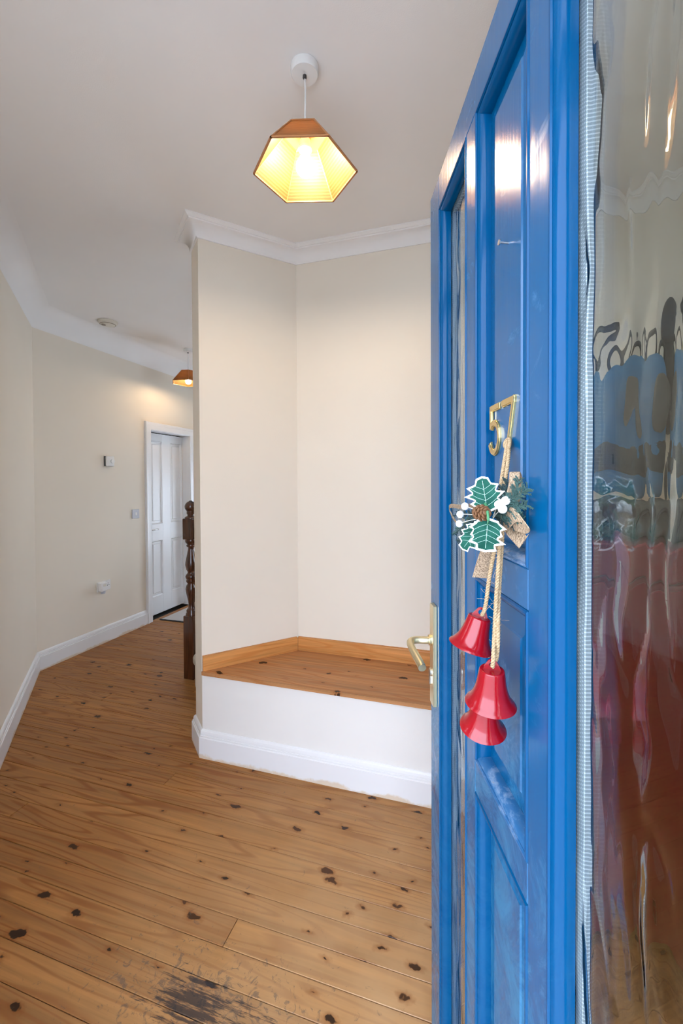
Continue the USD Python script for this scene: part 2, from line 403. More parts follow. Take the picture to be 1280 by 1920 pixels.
mat("jute", {"g": ("geometry", {}), "n": ("noise_texture", {"scale": 500, "detail": 4}), "r": ("rgb_ramp", {"ramp": [(0.3, (0.27, 0.17, 0.08)), (0.7, (0.47, 0.34, 0.195))]}),
             "b": ("bump", {"strength": 0.5, "distance": 0.001}), "p": ("principled_bsdf", {"roughness": 0.9})},
    [("g.position", "n.vector"), ("n.fac", "r.fac"), ("r.color", "p.base_color"), ("n.fac", "b.height"), ("b.normal", "p.normal")])
mat("burlap", {"g": ("geometry", {}), "mp": ("mapping", {"scale": (900, 900, 120)}), "n": ("noise_texture", {"scale": 1.0, "detail": 3}),
               "r": ("rgb_ramp", {"ramp": [(0.35, (0.15, 0.095, 0.055)), (0.62, (0.46, 0.33, 0.21))]}), "b": ("bump", {"strength": 0.6, "distance": 0.001}), "p": ("principled_bsdf", {"roughness": 0.9})},
    [("g.position", "mp.vector"), ("mp.vector", "n.vector"), ("n.fac", "r.fac"), ("r.color", "p.base_color"), ("n.fac", "b.height"), ("b.normal", "p.normal")])
mat("holly_green", {"g": ("geometry", {}), "n": ("noise_texture", {"scale": 60, "detail": 4}), "r": ("rgb_ramp", {"ramp": [(0.3, (0.006, 0.050, 0.034)), (0.7, (0.016, 0.092, 0.062))]}),
                    "p": ("principled_bsdf", {"roughness": 0.75, "specular_ior_level": 0.12})},
    [("g.position", "n.vector"), ("n.fac", "r.fac"), ("r.color", "p.base_color")])

# ------------------------------------------------------------------ the room shell
H = 2.75
XH, YH = -3.150, 2.376                       # corner where the slanted left wall meets the hall wall
CX, CYW = -0.979, 2.290                      # inner corner of the alcove
C0 = np.array([-1.347, 1.884])               # free end of the slanted stud wall, alcove side
CA = np.array([CX, CYW])
dA = (CA - C0) / np.linalg.norm(CA - C0)
nA = np.array([-dA[1], dA[0]])
TH = 0.155
C1 = C0 + TH * nA
XR = 1.12
YF = 0.2204                                  # inner face of the front wall
XL = XH + (YH - YF)                          # slanted wall reaches the front wall here
HX, HY = 0.1548, 0.2204                      # hinge of the front door
s2 = math.sqrt(0.5)


def structure(name, label, c, parts=None):
    return thing(name, label, c, kind="structure")


# floor of pine boards
fl = structure("floor", "worn honey-brown knotty pine floorboards running across the hall", "floor")
obj(fl, "subfloor", rbox(XH - 0.1, XR + 0.05, -0.02, 5.35, -0.06, -0.022), "dark_void", smooth=False)
BW, BY0 = 0.0883, 1.2060
j0 = int(math.floor((YF - BY0) / BW))
joints = {(-1): [-0.735], 1: [-1.893], 5: [-1.395]}
for j in range(j0, j0 + 59):
    ya, yb = BY0 + j * BW, BY0 + (j + 1) * BW
    if ya < YF - 0.02:
        ya = YF - 0.02
    yc = (ya + yb) / 2
    x0 = max(XH - 0.02, XH + (YH - yc) - 0.10)
    x1 = XR
    cuts = joints.get(j)
    if cuts is None:
        c = -3.0 + ((j * 1.37) % 3.6)
        cuts = [c] if (x0 + 0.5 < c < x1 - 0.4 and yc > 2.0) else []
    ends = [x0] + cuts + [x1]
    for a, b in zip(ends[:-1], ends[1:]):
        dz = float(rng.uniform(-0.0006, 0.0))
        obj(fl, "plank", rbox(a + 0.0009, b - 0.0009, ya + 0.0009, yb - 0.0009, -0.022, dz, 0.0012), "floor_pine", smooth=False)

ce = structure("ceiling", "plain white plaster ceiling over the hall and alcove", "ceiling")
obj(ce, "plaster", rbox(XH - 0.3, XR + 0.3, -0.2, 5.6, H, H + 0.12), "ceiling_paint", smooth=False)


def wall(name, label, poly, z0=0.0, z1=H, m="cream_paint"):
    w = structure(name, label, "wall")
    obj(w, "plaster", prism(poly, z0, z1), m, smooth=False)
    return w


# slanted left wall; its stretch beside the front door, out of the picture, holds a window
LW = (0.15, 0.50, 1.40, 2.50)                # along the wall from the front corner, sill, head
lwl = math.hypot(XL - XH, YH - YF)
ld = np.array([XH - XL, YH - YF]) / lwl
ln = np.array([-ld[1], ld[0]])               # outwards


def along(a, b, z0, z1, o0=0.0, o1=0.12):
    q = [np.array([XL, YF]) + ld * t + ln * o for t, o in ((a, o0), (b, o0), (b, o1), (a, o1))]
    return prism([tuple(p) for p in q], z0, z1)


wl = structure("wall_left", "slanted cream wall from the front door towards the hall", "wall")
obj(wl, "plaster", cat(along(-0.1, LW[0], 0, H), along(LW[0], LW[1], 0, LW[2]), along(LW[0], LW[1], LW[3], H), along(LW[1], lwl, 0, H)), "cream_paint", smooth=False)
w2 = structure("window_2", "white framed window in the slanted wall beside the front door", "window")
mid = (LW[0] + LW[1]) / 2
for a, b, c, d in ((LW[0], LW[0] + 0.06, LW[2], LW[3]), (LW[1] - 0.06, LW[1], LW[2], LW[3]), (LW[0] + 0.06, LW[1] - 0.06, LW[2], LW[2] + 0.06), (LW[0] + 0.06, LW[1] - 0.06, LW[3] - 0.06, LW[3]), (mid - 0.025, mid + 0.025, LW[2] + 0.06, LW[3] - 0.06)):
    obj(w2, "frame_bar", along(a, b, c, d, 0.03, 0.09), "white_gloss", smooth=False)
for a, b in ((LW[0] + 0.06, mid - 0.025), (mid + 0.025, LW[1] - 0.06)):
    obj(w2, "pane", along(a, b, LW[2] + 0.06, LW[3] - 0.06, 0.058, 0.062), "clear_pane", smooth=False)
# hall wall with the opening for the cupboard door
DY0, DY1, DZ = 3.581, 4.204, 1.957
wh = structure("wall_hall", "long cream hall wall holding the thermostat, switch and socket", "wall")
obj(wh, "plaster", cat(prism([(XH, YH), (XH, DY0), (XH - 0.12, DY0), (XH - 0.12, YH)], 0, H), prism([(XH, DY0), (XH, DY1), (XH - 0.12, DY1), (XH - 0.12, DY0)], DZ, H),
                       prism([(XH, DY1), (XH, 5.4), (XH - 0.12, 5.4), (XH - 0.12, DY1)], 0, H)), "cream_paint", smooth=False)
EW = (-2.75, -1.80, 0.40, 1.65)             # window in the end wall, hidden from the door by the alcove wall
we = structure("wall_hall_end", "cream wall with a window closing the far end of the hall", "wall")
obj(we, "plaster", cat(rbox(XH - 0.12, EW[0], 5.3, 5.42, 0, H), rbox(EW[1], XR + 0.1, 5.3, 5.42, 0, H), rbox(EW[0], EW[1], 5.3, 5.42, 0, EW[2]), rbox(EW[0], EW[1], 5.3, 5.42, EW[3], H)), "cream_paint", smooth=False)
w3 = structure("window_3", "wide white framed window at the far end of the hall", "window")
mx_ = (EW[0] + EW[1]) / 2
for a, b, c, d in ((EW[0], EW[0] + 0.06, EW[2], EW[3]), (EW[1] - 0.06, EW[1], EW[2], EW[3]), (EW[0] + 0.06, EW[1] - 0.06, EW[2], EW[2] + 0.06), (EW[0] + 0.06, EW[1] - 0.06, EW[3] - 0.06, EW[3]), (mx_ - 0.025, mx_ + 0.025, EW[2] + 0.06, EW[3] - 0.06)):
    obj(w3, "frame_bar", rbox(a, b, 5.33, 5.39, c, d, 0.004), "white_gloss", smooth=False)
for a, b in ((EW[0] + 0.06, mx_ - 0.025), (mx_ + 0.025, EW[1] - 0.06)):
    obj(w3, "pane", rbox(a, b, 5.358, 5.362, EW[2] + 0.06, EW[3] - 0.06), "clear_pane", smooth=False)
bk = CA + nA * TH
ybk = CYW + 0.14
tt = (ybk - bk[1]) / dA[1]
bk2 = bk + dA * tt
wall("wall_alcove_slanted", "free-standing slanted cream wall with a narrow white end beside the stairs", [tuple(C0), tuple(CA), tuple(bk2), tuple(C1)])
wall("wall_alcove_back", "cream back wall of the alcove above the pine bench", [(CX, CYW), (XR, CYW), (XR, ybk), tuple(bk2)])
# right-hand outside wall with a stair window, out of the picture
WIN = [(3.10, 4.20, 1.10, 2.10)]
wr = structure("wall_right", "cream outside wall behind the open door", "wall")
ms, ya = [], YF - 0.25
for wy0, wy1, wz0, wz1 in WIN:
    ms += [rbox(XR, XR + 0.12, ya, wy0, 0, H), rbox(XR, XR + 0.12, wy0, wy1, 0, wz0), rbox(XR, XR + 0.12, wy0, wy1, wz1, H)]
    ya = wy1
ms.append(rbox(XR, XR + 0.12, ya, 5.4, 0, H))
obj(wr, "plaster", cat(*ms), "cream_paint", smooth=False)
for i, (wy0, wy1, wz0, wz1) in enumerate(WIN):
    wn = structure("window_1", "tall white framed stair window", "window")
    for a, b, c, d in ((wy0, wy0 + 0.06, wz0, wz1), (wy1 - 0.06, wy1, wz0, wz1), (wy0 + 0.06, wy1 - 0.06, wz0, wz0 + 0.06), (wy0 + 0.06, wy1 - 0.06, wz1 - 0.06, wz1), ((wy0 + wy1) / 2 - 0.025, (wy0 + wy1) / 2 + 0.025, wz0 + 0.06, wz1 - 0.06)):
        obj(wn, "frame_bar", rbox(XR + 0.03, XR + 0.09, a, b, c, d, 0.004), "white_gloss", smooth=False)
    for a, b in ((wy0 + 0.06, (wy0 + wy1) / 2 - 0.025), ((wy0 + wy1) / 2 + 0.025, wy1 - 0.06)):
        obj(wn, "pane", rbox(XR + 0.058, XR + 0.062, a, b, wz0 + 0.06, wz1 - 0.06), "clear_pane", smooth=False)
# front wall with the doorway the camera looks through
DX0 = -0.665
fw = structure("wall_front", "front wall around the doorway behind the viewer", "wall")
TZ = 2.68
obj(fw, "plaster", cat(prism([(HX + 0.05, YF - 0.25), (XR, YF - 0.25), (XR, YF), (HX + 0.05, YF)], 0, H), prism([(XL - 0.1, YF - 0.25), (DX0 - 0.05, YF - 0.25), (DX0 - 0.05, YF), (XL - 0.1, YF)], 0, H),
                       prism([(DX0 - 0.05, YF - 0.25), (HX + 0.05, YF - 0.25), (HX + 0.05, YF), (DX0 - 0.05, YF)], TZ, H)), "cream_paint", smooth=False)
tf = structure("trim_1", "white painted frame of the front doorway with a fanlight bar", "door frame")
obj(tf, "jamb", rbox(DX0 - 0.05, DX0, YF - 0.12, YF - 0.03, 0, TZ, 0.003), "white_gloss")
obj(tf, "jamb", rbox(HX + 0.01, HX + 0.05, YF - 0.12, YF - 0.03, 0, TZ, 0.003), "white_gloss")
obj(tf, "transom_bar", rbox(DX0, HX + 0.01, YF - 0.12, YF - 0.03, 2.06, 2.12, 0.003), "white_gloss")
obj(tf, "head", rbox(DX0, HX + 0.01, YF - 0.12, YF - 0.03, TZ - 0.05, TZ, 0.003), "white_gloss")
obj(tf, "sill", rbox(DX0, HX + 0.01, YF - 0.25, YF - 0.02, -0.06, 0.0, 0.003), "concrete")
obj(tf, "pane", rbox(DX0, HX + 0.01, YF - 0.078, YF - 0.074, 2.12, TZ - 0.05), "clear_pane", smooth=False)
gr = structure("ground_outside", "grey concrete path outside the front door", "ground")
obj(gr, "slab", rbox(-30, 30, -40, YF - 0.25, -0.2, -0.06), "concrete", smooth=False)

po = structure("porch_roof", "painted flat canopy over the front door", "porch")
obj(po, "roof", rbox(-1.6, 1.4, -0.40, YF - 0.25, 2.76, 2.86), "render_paint", smooth=False)

# baseboards and cornices
BB = [(0, 0), (0.020, 0), (0.020, 0.104), (0.016, 0.107), (0.016, 0.114), (0.0125, 0.116), (0.0125, 0.124), (0.010, 0.134), (0.005, 0.141), (0, 0.143)]
YB = C0[1]
cj = C0
b1 = structure("baseboard_left", "white moulded baseboard along the slanted left wall and the hall wall", "baseboard")
obj(b1, "board", run([(XL + 0.001, YF), (XH, YH), (XH, DY0 - 0.082)], BB), "baseboard_paint", smooth=False)
b2 = structure("baseboard_bench", "tall white moulded baseboard under the pine bench and round the wall end", "baseboard")
obj(b2, "board", run([tuple(C1 + dA * 0.6), tuple(C1), tuple(C0), (XR, YB)], BB), "baseboard_paint", smooth=False)


def cornice(p, q):
    pts = [(0, H), (0, H - q), (0.10 * p, H - q), (0.12 * p, H - 0.90 * q)]
    for a in np.linspace(0, 1, 8):
        th = a * math.pi / 2
        pts.append((0.12 * p + 0.62 * p * (1 - math.cos(th)), H - 0.90 * q + 0.62 * q * math.sin(th)))
    pts += [(0.76 * p, H - 0.20 * q), (0.84 * p, H - 0.20 * q), (0.95 * p, H - 0.10 * q), (p, H - 0.07 * q), (p, H)]
    return pts


c1 = structure("trim_2", "white plaster cornice round the alcove and the free wall end", "cornice")
obj(c1, "moulding", run([tuple(C1 + dA * 0.7), tuple(C1), tuple(C0), tuple(CA), (XR, CYW)], cornice(0.075, 0.084)), "ceiling_paint", smooth=25)
c2 = structure("trim_3", "plain white cove cornice along the slanted left wall and the hall wall", "cornice")
cove = [(0, H), (0, H - 0.165)] + [(0.115 * (1 - math.cos(a)), H - 0.165 + 0.165 * math.sin(a)) for a in np.linspace(0.15, math.pi / 2, 10)]
obj(c2, "moulding", run([(XL + 0.001, YF), (XH, YH), (XH, 5.3)], cove), "ceiling_paint", smooth=40)

# ------------------------------------------------------------------ built-in bench
HB = 0.4465
YN = 1.868
bn = thing("bench", "built-in alcove bench with a knotty pine top and white painted front", "bench")
obj(bn, "front_panel", rbox(C0[0] + 0.0, XR, YB, YB + 0.02, 0.0, HB - 0.018), "pale_paint", smooth=False)
xl = C0[0] + 0.008
seat = Polygon([(xl, YN), (XR, YN), (XR, CYW - 0.001), (CX + 0.001, CYW - 0.001), (C0[0] + 0.010, C0[1] + 0.005)])
obj(bn, "seat", prism(seat, HB - 0.018, HB), "bench_pine", smooth=False)
u0 = C0 + np.array([dA[1], -dA[0]]) * 0.0005 + dA * 0.004


def upstand(path):
    return run(path, [(0.0005, HB), (0.018, HB), (0.018, HB + 0.070), (0.0155, HB + 0.0745), (0.012, HB + 0.0765), (0.0005, HB + 0.0765)])


obj(bn, "upstand", run([tuple(C0 + dA * 0.002), tuple(CA - dA * 0.013)], [(0.0005, HB), (0.018, HB), (0.018, HB + 0.070), (0.0155, HB + 0.0745), (0.012, HB + 0.0765), (0.0005, HB + 0.0765)]), "upstand_pine_slanted")
obj(bn, "upstand", upstand([(CX + 0.004, CYW), (XR, CYW)]), "upstand_pine")

# ------------------------------------------------------------------ front door (local x: hinge to latch, local y: outwards, z up)
DW, DT, DTOP = 0.797, 0.044, 2.0456
DANG = 108.1492
door = thing("door_1", "open glossy blue front door with two rippled glass strips and brass number", "door", (HX, HY, 0), DANG, kind="structure")
E_ = 0.0014
Z0 = 0.012
ZT, ZB = 1.9795, 0.235
G2a, G2b, PA, PB, G1a, G1b = 0.0770, 0.268, 0.3124, 0.4925, 0.5370, 0.7210   # openings in local x
R1, R2, R3, R4 = 1.3215, 1.2735, 0.9867, 0.9385


def dbox(x0, x1, z0, z1):
    return rbox(x0, x1, -DT, 0, z0, z1, E_)


obj(door, "stile", dbox(0, G2a, Z0, DTOP), "blue_paint")
obj(door, "stile", dbox(G1b, DW, Z0, DTOP), "blue_paint")
obj(door, "stile", dbox(G2b, PA, ZB, ZT), "blue_paint")
obj(door, "stile", dbox(PB, G1a, ZB, ZT), "blue_paint")
obj(door, "rail", dbox(G2a, G1b, ZT, DTOP), "blue_paint")
obj(door, "rail", dbox(G2a, G1b, Z0, ZB), "blue_paint")
obj(door, "rail", dbox(PA, PB, R2, R1), "blue_paint")
obj(door, "rail", dbox(PA, PB, R4, R3), "blue_paint")


def frame_run(x0, x1, z0, z1, prof):
    """mitred strip round a rectangular opening; prof = (distance into the opening, y)."""
    m = run([(x0, z0), (x0, z1), (x1, z1), (x1, z0)], prof, closed=True)   # clockwise: inside is on the right
    m.vertices = m.vertices[:, [0, 2, 1]]
    trimesh.repair.fix_normals(m)
    return m


def frame_strips(parent, name, x0, x1, z0, z1, prof, m, smooth):
    """the same as four mitred strips, each a part."""
    whole = frame_run(x0, x1, z0, z1, prof)
    k = len(whole.faces) // 4
    for i in range(4):
        mm = "blue_worn" if (i == 3 and m == "blue_gloss") else m
        sub = whole.submesh([np.arange(i * k, (i + 1) * k)], append=True, repair=False)
        obj(parent, name, sub, mm, smooth=smooth)


def ovolo(w, d, lip=0.0015):
    pts = [(0, -d - 0.001), (0, -0.0005), (0.0015, lip), (0.004, lip), (0.0052, -0.0005)]
    for a in np.linspace(0, math.pi / 2, 7):
        pts.append((0.0052 + (w - 0.0052) * math.sin(a), -0.0015 - (d - 0.006) * (1 - math.cos(a))))
    pts += [(w, -d - 0.001)]
    return pts


GD = 0.020
openings = [(PA, PB, R1, ZT), (PA, PB, R3, R2), (PA, PB, ZB, R4)]
for (a, b, z0, z1) in openings:
    frame_strips(door, "moulding", a, b, z0, z1, ovolo(0.015, GD), "blue_gloss", 25)
    bev = 0.034
    x0, x1, zz0, zz1 = a + 0.012, b - 0.012, z0 + 0.012, z1 - 0.012
    y0, y1 = -0.0195, -0.012
    v = [(x0, y0, zz0), (x1, y0, zz0), (x1, y0, zz1), (x0, y0, zz1),
         (x0 + bev, y1 - 0.002, zz0 + bev), (x1 - bev, y1 - 0.002, zz0 + bev), (x1 - bev, y1 - 0.002, zz1 - bev), (x0 + bev, y1 - 0.002, zz1 - bev),
         (x0 + bev + .002, y1, zz0 + bev + .002), (x1 - bev - .002, y1, zz0 + bev + .002), (x1 - bev - .002, y1, zz1 - bev - .002), (x0 + bev + .002, y1, zz1 - bev - .002)]
    back = [(x, -0.030, z) for x, _, z in v[:4]]
    v = v + back
    f = []
    for r in (0, 4):
        for k in range(4):
            k2 = (k + 1) % 4
            f += [[r + k, r + k2, r + 4 + k2], [r + k, r + 4 + k2, r + 4 + k]]
    f += [[8, 9, 10], [8, 10, 11], [12, 14, 13], [12, 15, 14]]
    for k in range(4):
        k2 = (k + 1) % 4
        f += [[12 + k, 12 + k2, k2], [12 + k, k2, k]]
    pm = trimesh.Trimesh(v, f, process=False)
    trimesh.repair.fix_normals(pm)
    obj(door, "panel", pm, "blue_paint", smooth=False)
    obj(door, "moulding", move(frame_run(a, b, z0, z1, [(0, -DT + 0.001), (0.014, -DT + 0.004), (0.014, -0.031), (0, -0.031)])), "blue_gloss", smooth=False)


def rippled(x0, x1, z0, z1, y0, y1, seed, amp=1.0):
    """A pane: smooth towards the street, rolled into long upright ripples on its inner face."""
    nx, nz = int((x1 - x0) / 0.0022) + 1, int((z1 - z0) / 0.0055) + 1
    X, Z = np.meshgrid(np.linspace(x0, x1, nx), np.linspace(z0, z1, nz), indexing="ij")
    wob = (meshkit.fbm(np.stack([X / 0.06, Z / 0.09, X * 0 + seed], -1), 3, seed) - 0.5) * 0.022
    a = meshkit.noise(np.stack([(X + wob) / 0.026, Z / 0.135, X * 0 + 3.3], -1), seed + 11)
    b = meshkit.noise(np.stack([(X + wob * 1.4) / 0.012, Z / 0.085, X * 0 + 7.7], -1), seed + 23)
    hgt = (0.0034 * np.abs(a - 0.5) ** 0.8 + 0.0009 * b)
    hgt = (hgt - hgt.min()) * amp
    V1 = np.stack([X, np.full_like(X, y1), Z], -1).reshape(-1, 3)
    V2 = np.stack([X, y0 - 0.0015 + hgt, Z], -1).reshape(-1, 3)
    idx = np.arange(nx * nz).reshape(nx, nz)
    A, B, C, D = idx[:-1, :-1].ravel(), idx[1:, :-1].ravel(), idx[1:, 1:].ravel(), idx[:-1, 1:].ravel()
    F1 = np.vstack([np.c_[A, C, B], np.c_[A, D, C]])
    F2 = np.vstack([np.c_[A, B, C], np.c_[A, C, D]]) + nx * nz
    ring = np.r_[idx[:, 0], idx[-1, 1:], idx[-2::-1, -1], idx[0, -2:0:-1]]
    r2 = np.roll(ring, -1)
    F3 = np.vstack([np.c_[ring, r2, r2 + nx * nz], np.c_[ring, r2 + nx * nz, ring + nx * nz]])
    m = trimesh.Trimesh(np.vstack([V1, V2]), np.vstack([F1, F2, F3]), process=False)
    trimesh.repair.fix_normals(m)
    return m


for k, (a, b) in enumerate(((G2a, G2b), (G1a, G1b))):
    frame_strips(door, "moulding", a, b, ZB, ZT, ovolo(0.015, GD), "blue_gloss", 25)
    obj(door, "glass_pane", rippled(a + 0.002, b - 0.002, ZB + 0.002, ZT - 0.002, -0.0265, -0.0215, 5 + 9 * k, (1.0, 0.4)[k]), "rippled_glass", smooth=True, label="rippled obscure glass strip")
    obj(door, "glazing_spacer", frame_run(a + 0.004, b - 0.004, ZB + 0.004, ZT - 0.004, [(0.002, -0.0345), (0.002, -0.0285), (0.0175, -0.0285), (0.0185, -0.0295), (0.0185, -0.0345)]), "perforated_spacer", smooth=False, label="silver perforated glazing spacer")
    obj(door, "glass_pane", rbox(a + 0.002, b - 0.002, -0.0375, -0.0355, ZB + 0.002, ZT - 0.002), "clear_pane", smooth=False)
    obj(door, "moulding", frame_run(a, b, ZB, ZT, [(0, -DT + 0.001), (0.014, -DT + 0.003), (0.014, -0.038), (0, -0.038)]), "blue_gloss", smooth=False)

# brass plate handle, both faces
hp = door + "/" + numbered(door, "handle")
UsdGeom.Xform.Define(stage, hp)
tag(stage.GetPrimAtPath(hp), "long brass plate with lever handle")
obj(hp, "backplate", rbox(0.7385, 0.7690, 0.0002, 0.0092, 0.938, 1.1546, 0.0012), "satin_brass")
LZ = 1.078
lev = smoothline([(0.7530, 0.008, LZ), (0.7530, 0.030, LZ), (0.7525, 0.046, LZ), (0.7470, 0.0545, LZ - 0.0005), (0.735, 0.0575, LZ - 0.002), (0.710, 0.0565, LZ - 0.006), (0.680, 0.052, LZ - 0.012), (0.655, 0.049, LZ - 0.018)], 60)
lv = tube(lev, 0.0078, 16)
obj(hp, "lever", lv, "satin_brass", smooth=50)
obj(hp, "rose", move(trimesh.creation.cylinder(radius=0.0112, height=0.006, sections=28, transform=trimesh.transformations.rotation_matrix(math.pi / 2, [1, 0, 0])), (0.753, 0.012, LZ)), "satin_brass", smooth=40)
cyl = cat(trimesh.creation.cylinder(radius=0.0085, height=0.005, sections=28), move(trimesh.creation.box([0.010, 0.022, 0.005]), (0, -0.011, 0)), move(trimesh.creation.cylinder(radius=0.005, height=0.005, sections=20), (0, -0.022, 0)))
cyl.apply_transform(trimesh.transformations.rotation_matrix(math.pi / 2, [1, 0, 0]))
obj(hp, "lock_cylinder", move(cyl, (0.7535, 0.0112, 1.008)), "steel", smooth=40, label="steel lock cylinder")

# house number
def digit(lines, w, cx, cz, sx, sz, depth=0.0045):
    shp = union_all([LineString(l).buffer(w / 2, cap_style=2, join_style=2) if sharp else LineString(l).buffer(w / 2, cap_style=2, join_style=1) for l, sharp in lines]).buffer(0.0)
    parts = list(getattr(shp, "geoms", [shp]))
    ms = []
    for g in parts:
        lo = trimesh.creation.extrude_polygon(g, depth * 0.6, engine="earcut")
        hi = trimesh.creation.extrude_polygon(g.buffer(-0.018), depth * 0.4, engine="earcut") if not g.buffer(-0.018).is_empty else None
        if hi is not None:
            hi.apply_translation([0, 0, depth * 0.6])
        ms.append(cat(lo, hi) if hi is not None else lo)
    m = cat(*ms)
    v = m.vertices.copy()
    m.vertices = np.c_[cx - v[:, 0] * sx, -0.0122 + v[:, 2], cz + v[:, 1] * sz]     # text runs towards the hinge
    trimesh.repair.fix_normals(m)
    return m


arc5 = [(0.03, 0.53)] + [(0.47 + 0.42 * math.cos(t) * 0.98, 0.34 + 0.30 * math.sin(t)) for t in np.linspace(math.radians(118), math.radians(-150), 22)]
arc5 = [(0.20, 0.545), (0.32, 0.62)] + [(0.46 + 0.40 * math.cos(t), 0.33 + 0.30 * math.sin(t)) for t in np.linspace(math.radians(95), math.radians(-160), 24)]
five = [([(0.92, 0.94), (0.20, 0.94), (0.20, 0.50)], True), (arc5, False)]
seven = [([(0.09, 0.87), (0.09, 0.945), (0.94, 0.945)], True), ([(0.90, 1.0), (0.42, 0.0)], True)]
obj(door, "number_five", digit(five, 0.135, 0.4600, 1.4585, 0.0440, 0.0690), "brass", smooth=30, label="brass numeral 5")
obj(door, "number_seven", digit(seven, 0.135, 0.4125, 1.4585, 0.0440, 0.0690), "brass", smooth=30, label="brass numeral 7")
nl = cat(tube([(0.397, -0.013, 1.730), (0.397, 0.000, 1.731)], 0.0013, 10), tube([(0.397, -0.0005, 1.731), (0.397, 0.0012, 1.7311)], 0.0036, 14))
obj(door, "nail", nl, "steel", smooth=40, label="bare steel nail")

# ------------------------------------------------------------------ Christmas bell hanging (in the door's own axes)
dc = thing("bell_hanging", "Christmas hanging of three red bells on jute cord with variegated holly", "door decoration", (HX, HY, 0), DANG)


def D(*p):
    return np.array(p, float)


EYE_L = np.array([-0.161, 0.216])


def facing(c):
    """Axes for a leaf at c that looks out over the step: right, up, towards the street."""
    e = EYE_L - c[:2]
    e = e / np.linalg.norm(e)
    return np.array([-e[1], e[0], 0]), np.array([0, 0, 1.0]), np.array([e[0], e[1], 0])


def twisted(pts, r=0.0021, pitch=0.011, n=None):
    pts = np.asarray(pts, float)
    L = np.linalg.norm(np.diff(pts, axis=0), axis=1).sum()
    n = n or max(30, int(L / 0.0012))
    c = smoothline(pts, n)
    t = np.gradient(c, axis=0)
    t /= np.linalg.norm(t, axis=1, keepdims=True)
    a = np.cross(t, [0.3, 1, 0.1])
    a /= np.linalg.norm(a, axis=1, keepdims=True)
    b = np.cross(t, a)
    ph = np.linspace(0, L / pitch * 2 * np.pi, n)
    ms = []
    for k in range(3):
        q = ph + k * 2 * np.pi / 3
        ms.append(tube(c + (a * np.cos(q)[:, None] + b * np.sin(q)[:, None]) * r * 0.55, r * 0.62, 7))
    return cat(*ms)


hook = (0.3868, -0.0060, 1.4708)
knot = (0.3463, 0.0180, 1.4022)
obj(dc, "cord", twisted([(0.3900, -0.0080, 1.4725), (0.3686, 0.0040, 1.4479), (0.3584, 0.0120, 1.4213), (0.3496, 0.0180, 1.3957)], 0.0022), "jute", smooth=True)
obj(dc, "cord", twisted([(0.3900, -0.0080, 1.4725), (0.3670, 0.0000, 1.4505), (0.3519, 0.0100, 1.4213), (0.3448, 0.0160, 1.3959)], 0.0022), "jute", smooth=True)
obj(dc, "cord", tube(smoothline([(0.3869, -0.0040, 1.4640), (0.3922, -0.0075, 1.4727), (0.3883, -0.0080, 1.4744), (0.3784, -0.0060, 1.4694), (0.3719, -0.0020, 1.4614)], 24), 0.0024, 8), "jute", smooth=True, label="small jute loop over the brass numerals")
obj(dc, "cord", twisted([(0.3320, 0.0260, 1.3686), (0.3400, 0.0280, 1.3362), (0.3519, 0.0300, 1.2986), (0.3628, 0.0320, 1.2590), (0.3705, 0.0320, 1.2519)], 0.0023), "jute", smooth=True)
obj(dc, "cord", twisted([(0.3359, 0.0220, 1.3682), (0.3319, 0.0260, 1.3219), (0.3348, 0.0280, 1.2712), (0.3290, 0.0320, 1.2326), (0.3216, 0.0360, 1.2139), (0.3259, 0.0350, 1.2059)], 0.0023), "jute", smooth=True)
obj(dc, "cord", twisted([(0.3397, 0.0180, 1.3677), (0.3358, 0.0220, 1.3212), (0.3370, 0.0240, 1.2705), (0.3281, 0.0280, 1.2329), (0.3320, 0.0290, 1.2107), (0.3350, 0.0310, 1.2025)], 0.0023), "jute", smooth=True)
fz = []
line = smoothline([(0.3359, 0.0220, 1.3682), (0.3319, 0.0260, 1.3219), (0.3348, 0.0280, 1.2712), (0.3343, 0.0300, 1.2148)], 60)
line2 = smoothline([(0.3320, 0.0260, 1.3686), (0.3400, 0.0280, 1.3362), (0.3519, 0.0300, 1.2986), (0.3628, 0.0320, 1.2590)], 60)
for i in range(90):
    c = (line if i % 3 else line2)[rng.integers(0, 60)]
    d = rng.normal(size=3)
    d /= np.linalg.norm(d)
    d2_ = rng.normal(size=3) * 0.4
    L = rng.uniform(0.005, 0.012)
    fz.append(tube(np.array([c, c + d * L * 0.5, c + (d + d2_) * L]), 0.00014, 3))
obj(dc, "fibres", cat(*fz), "jute", smooth=False, kind="stuff")

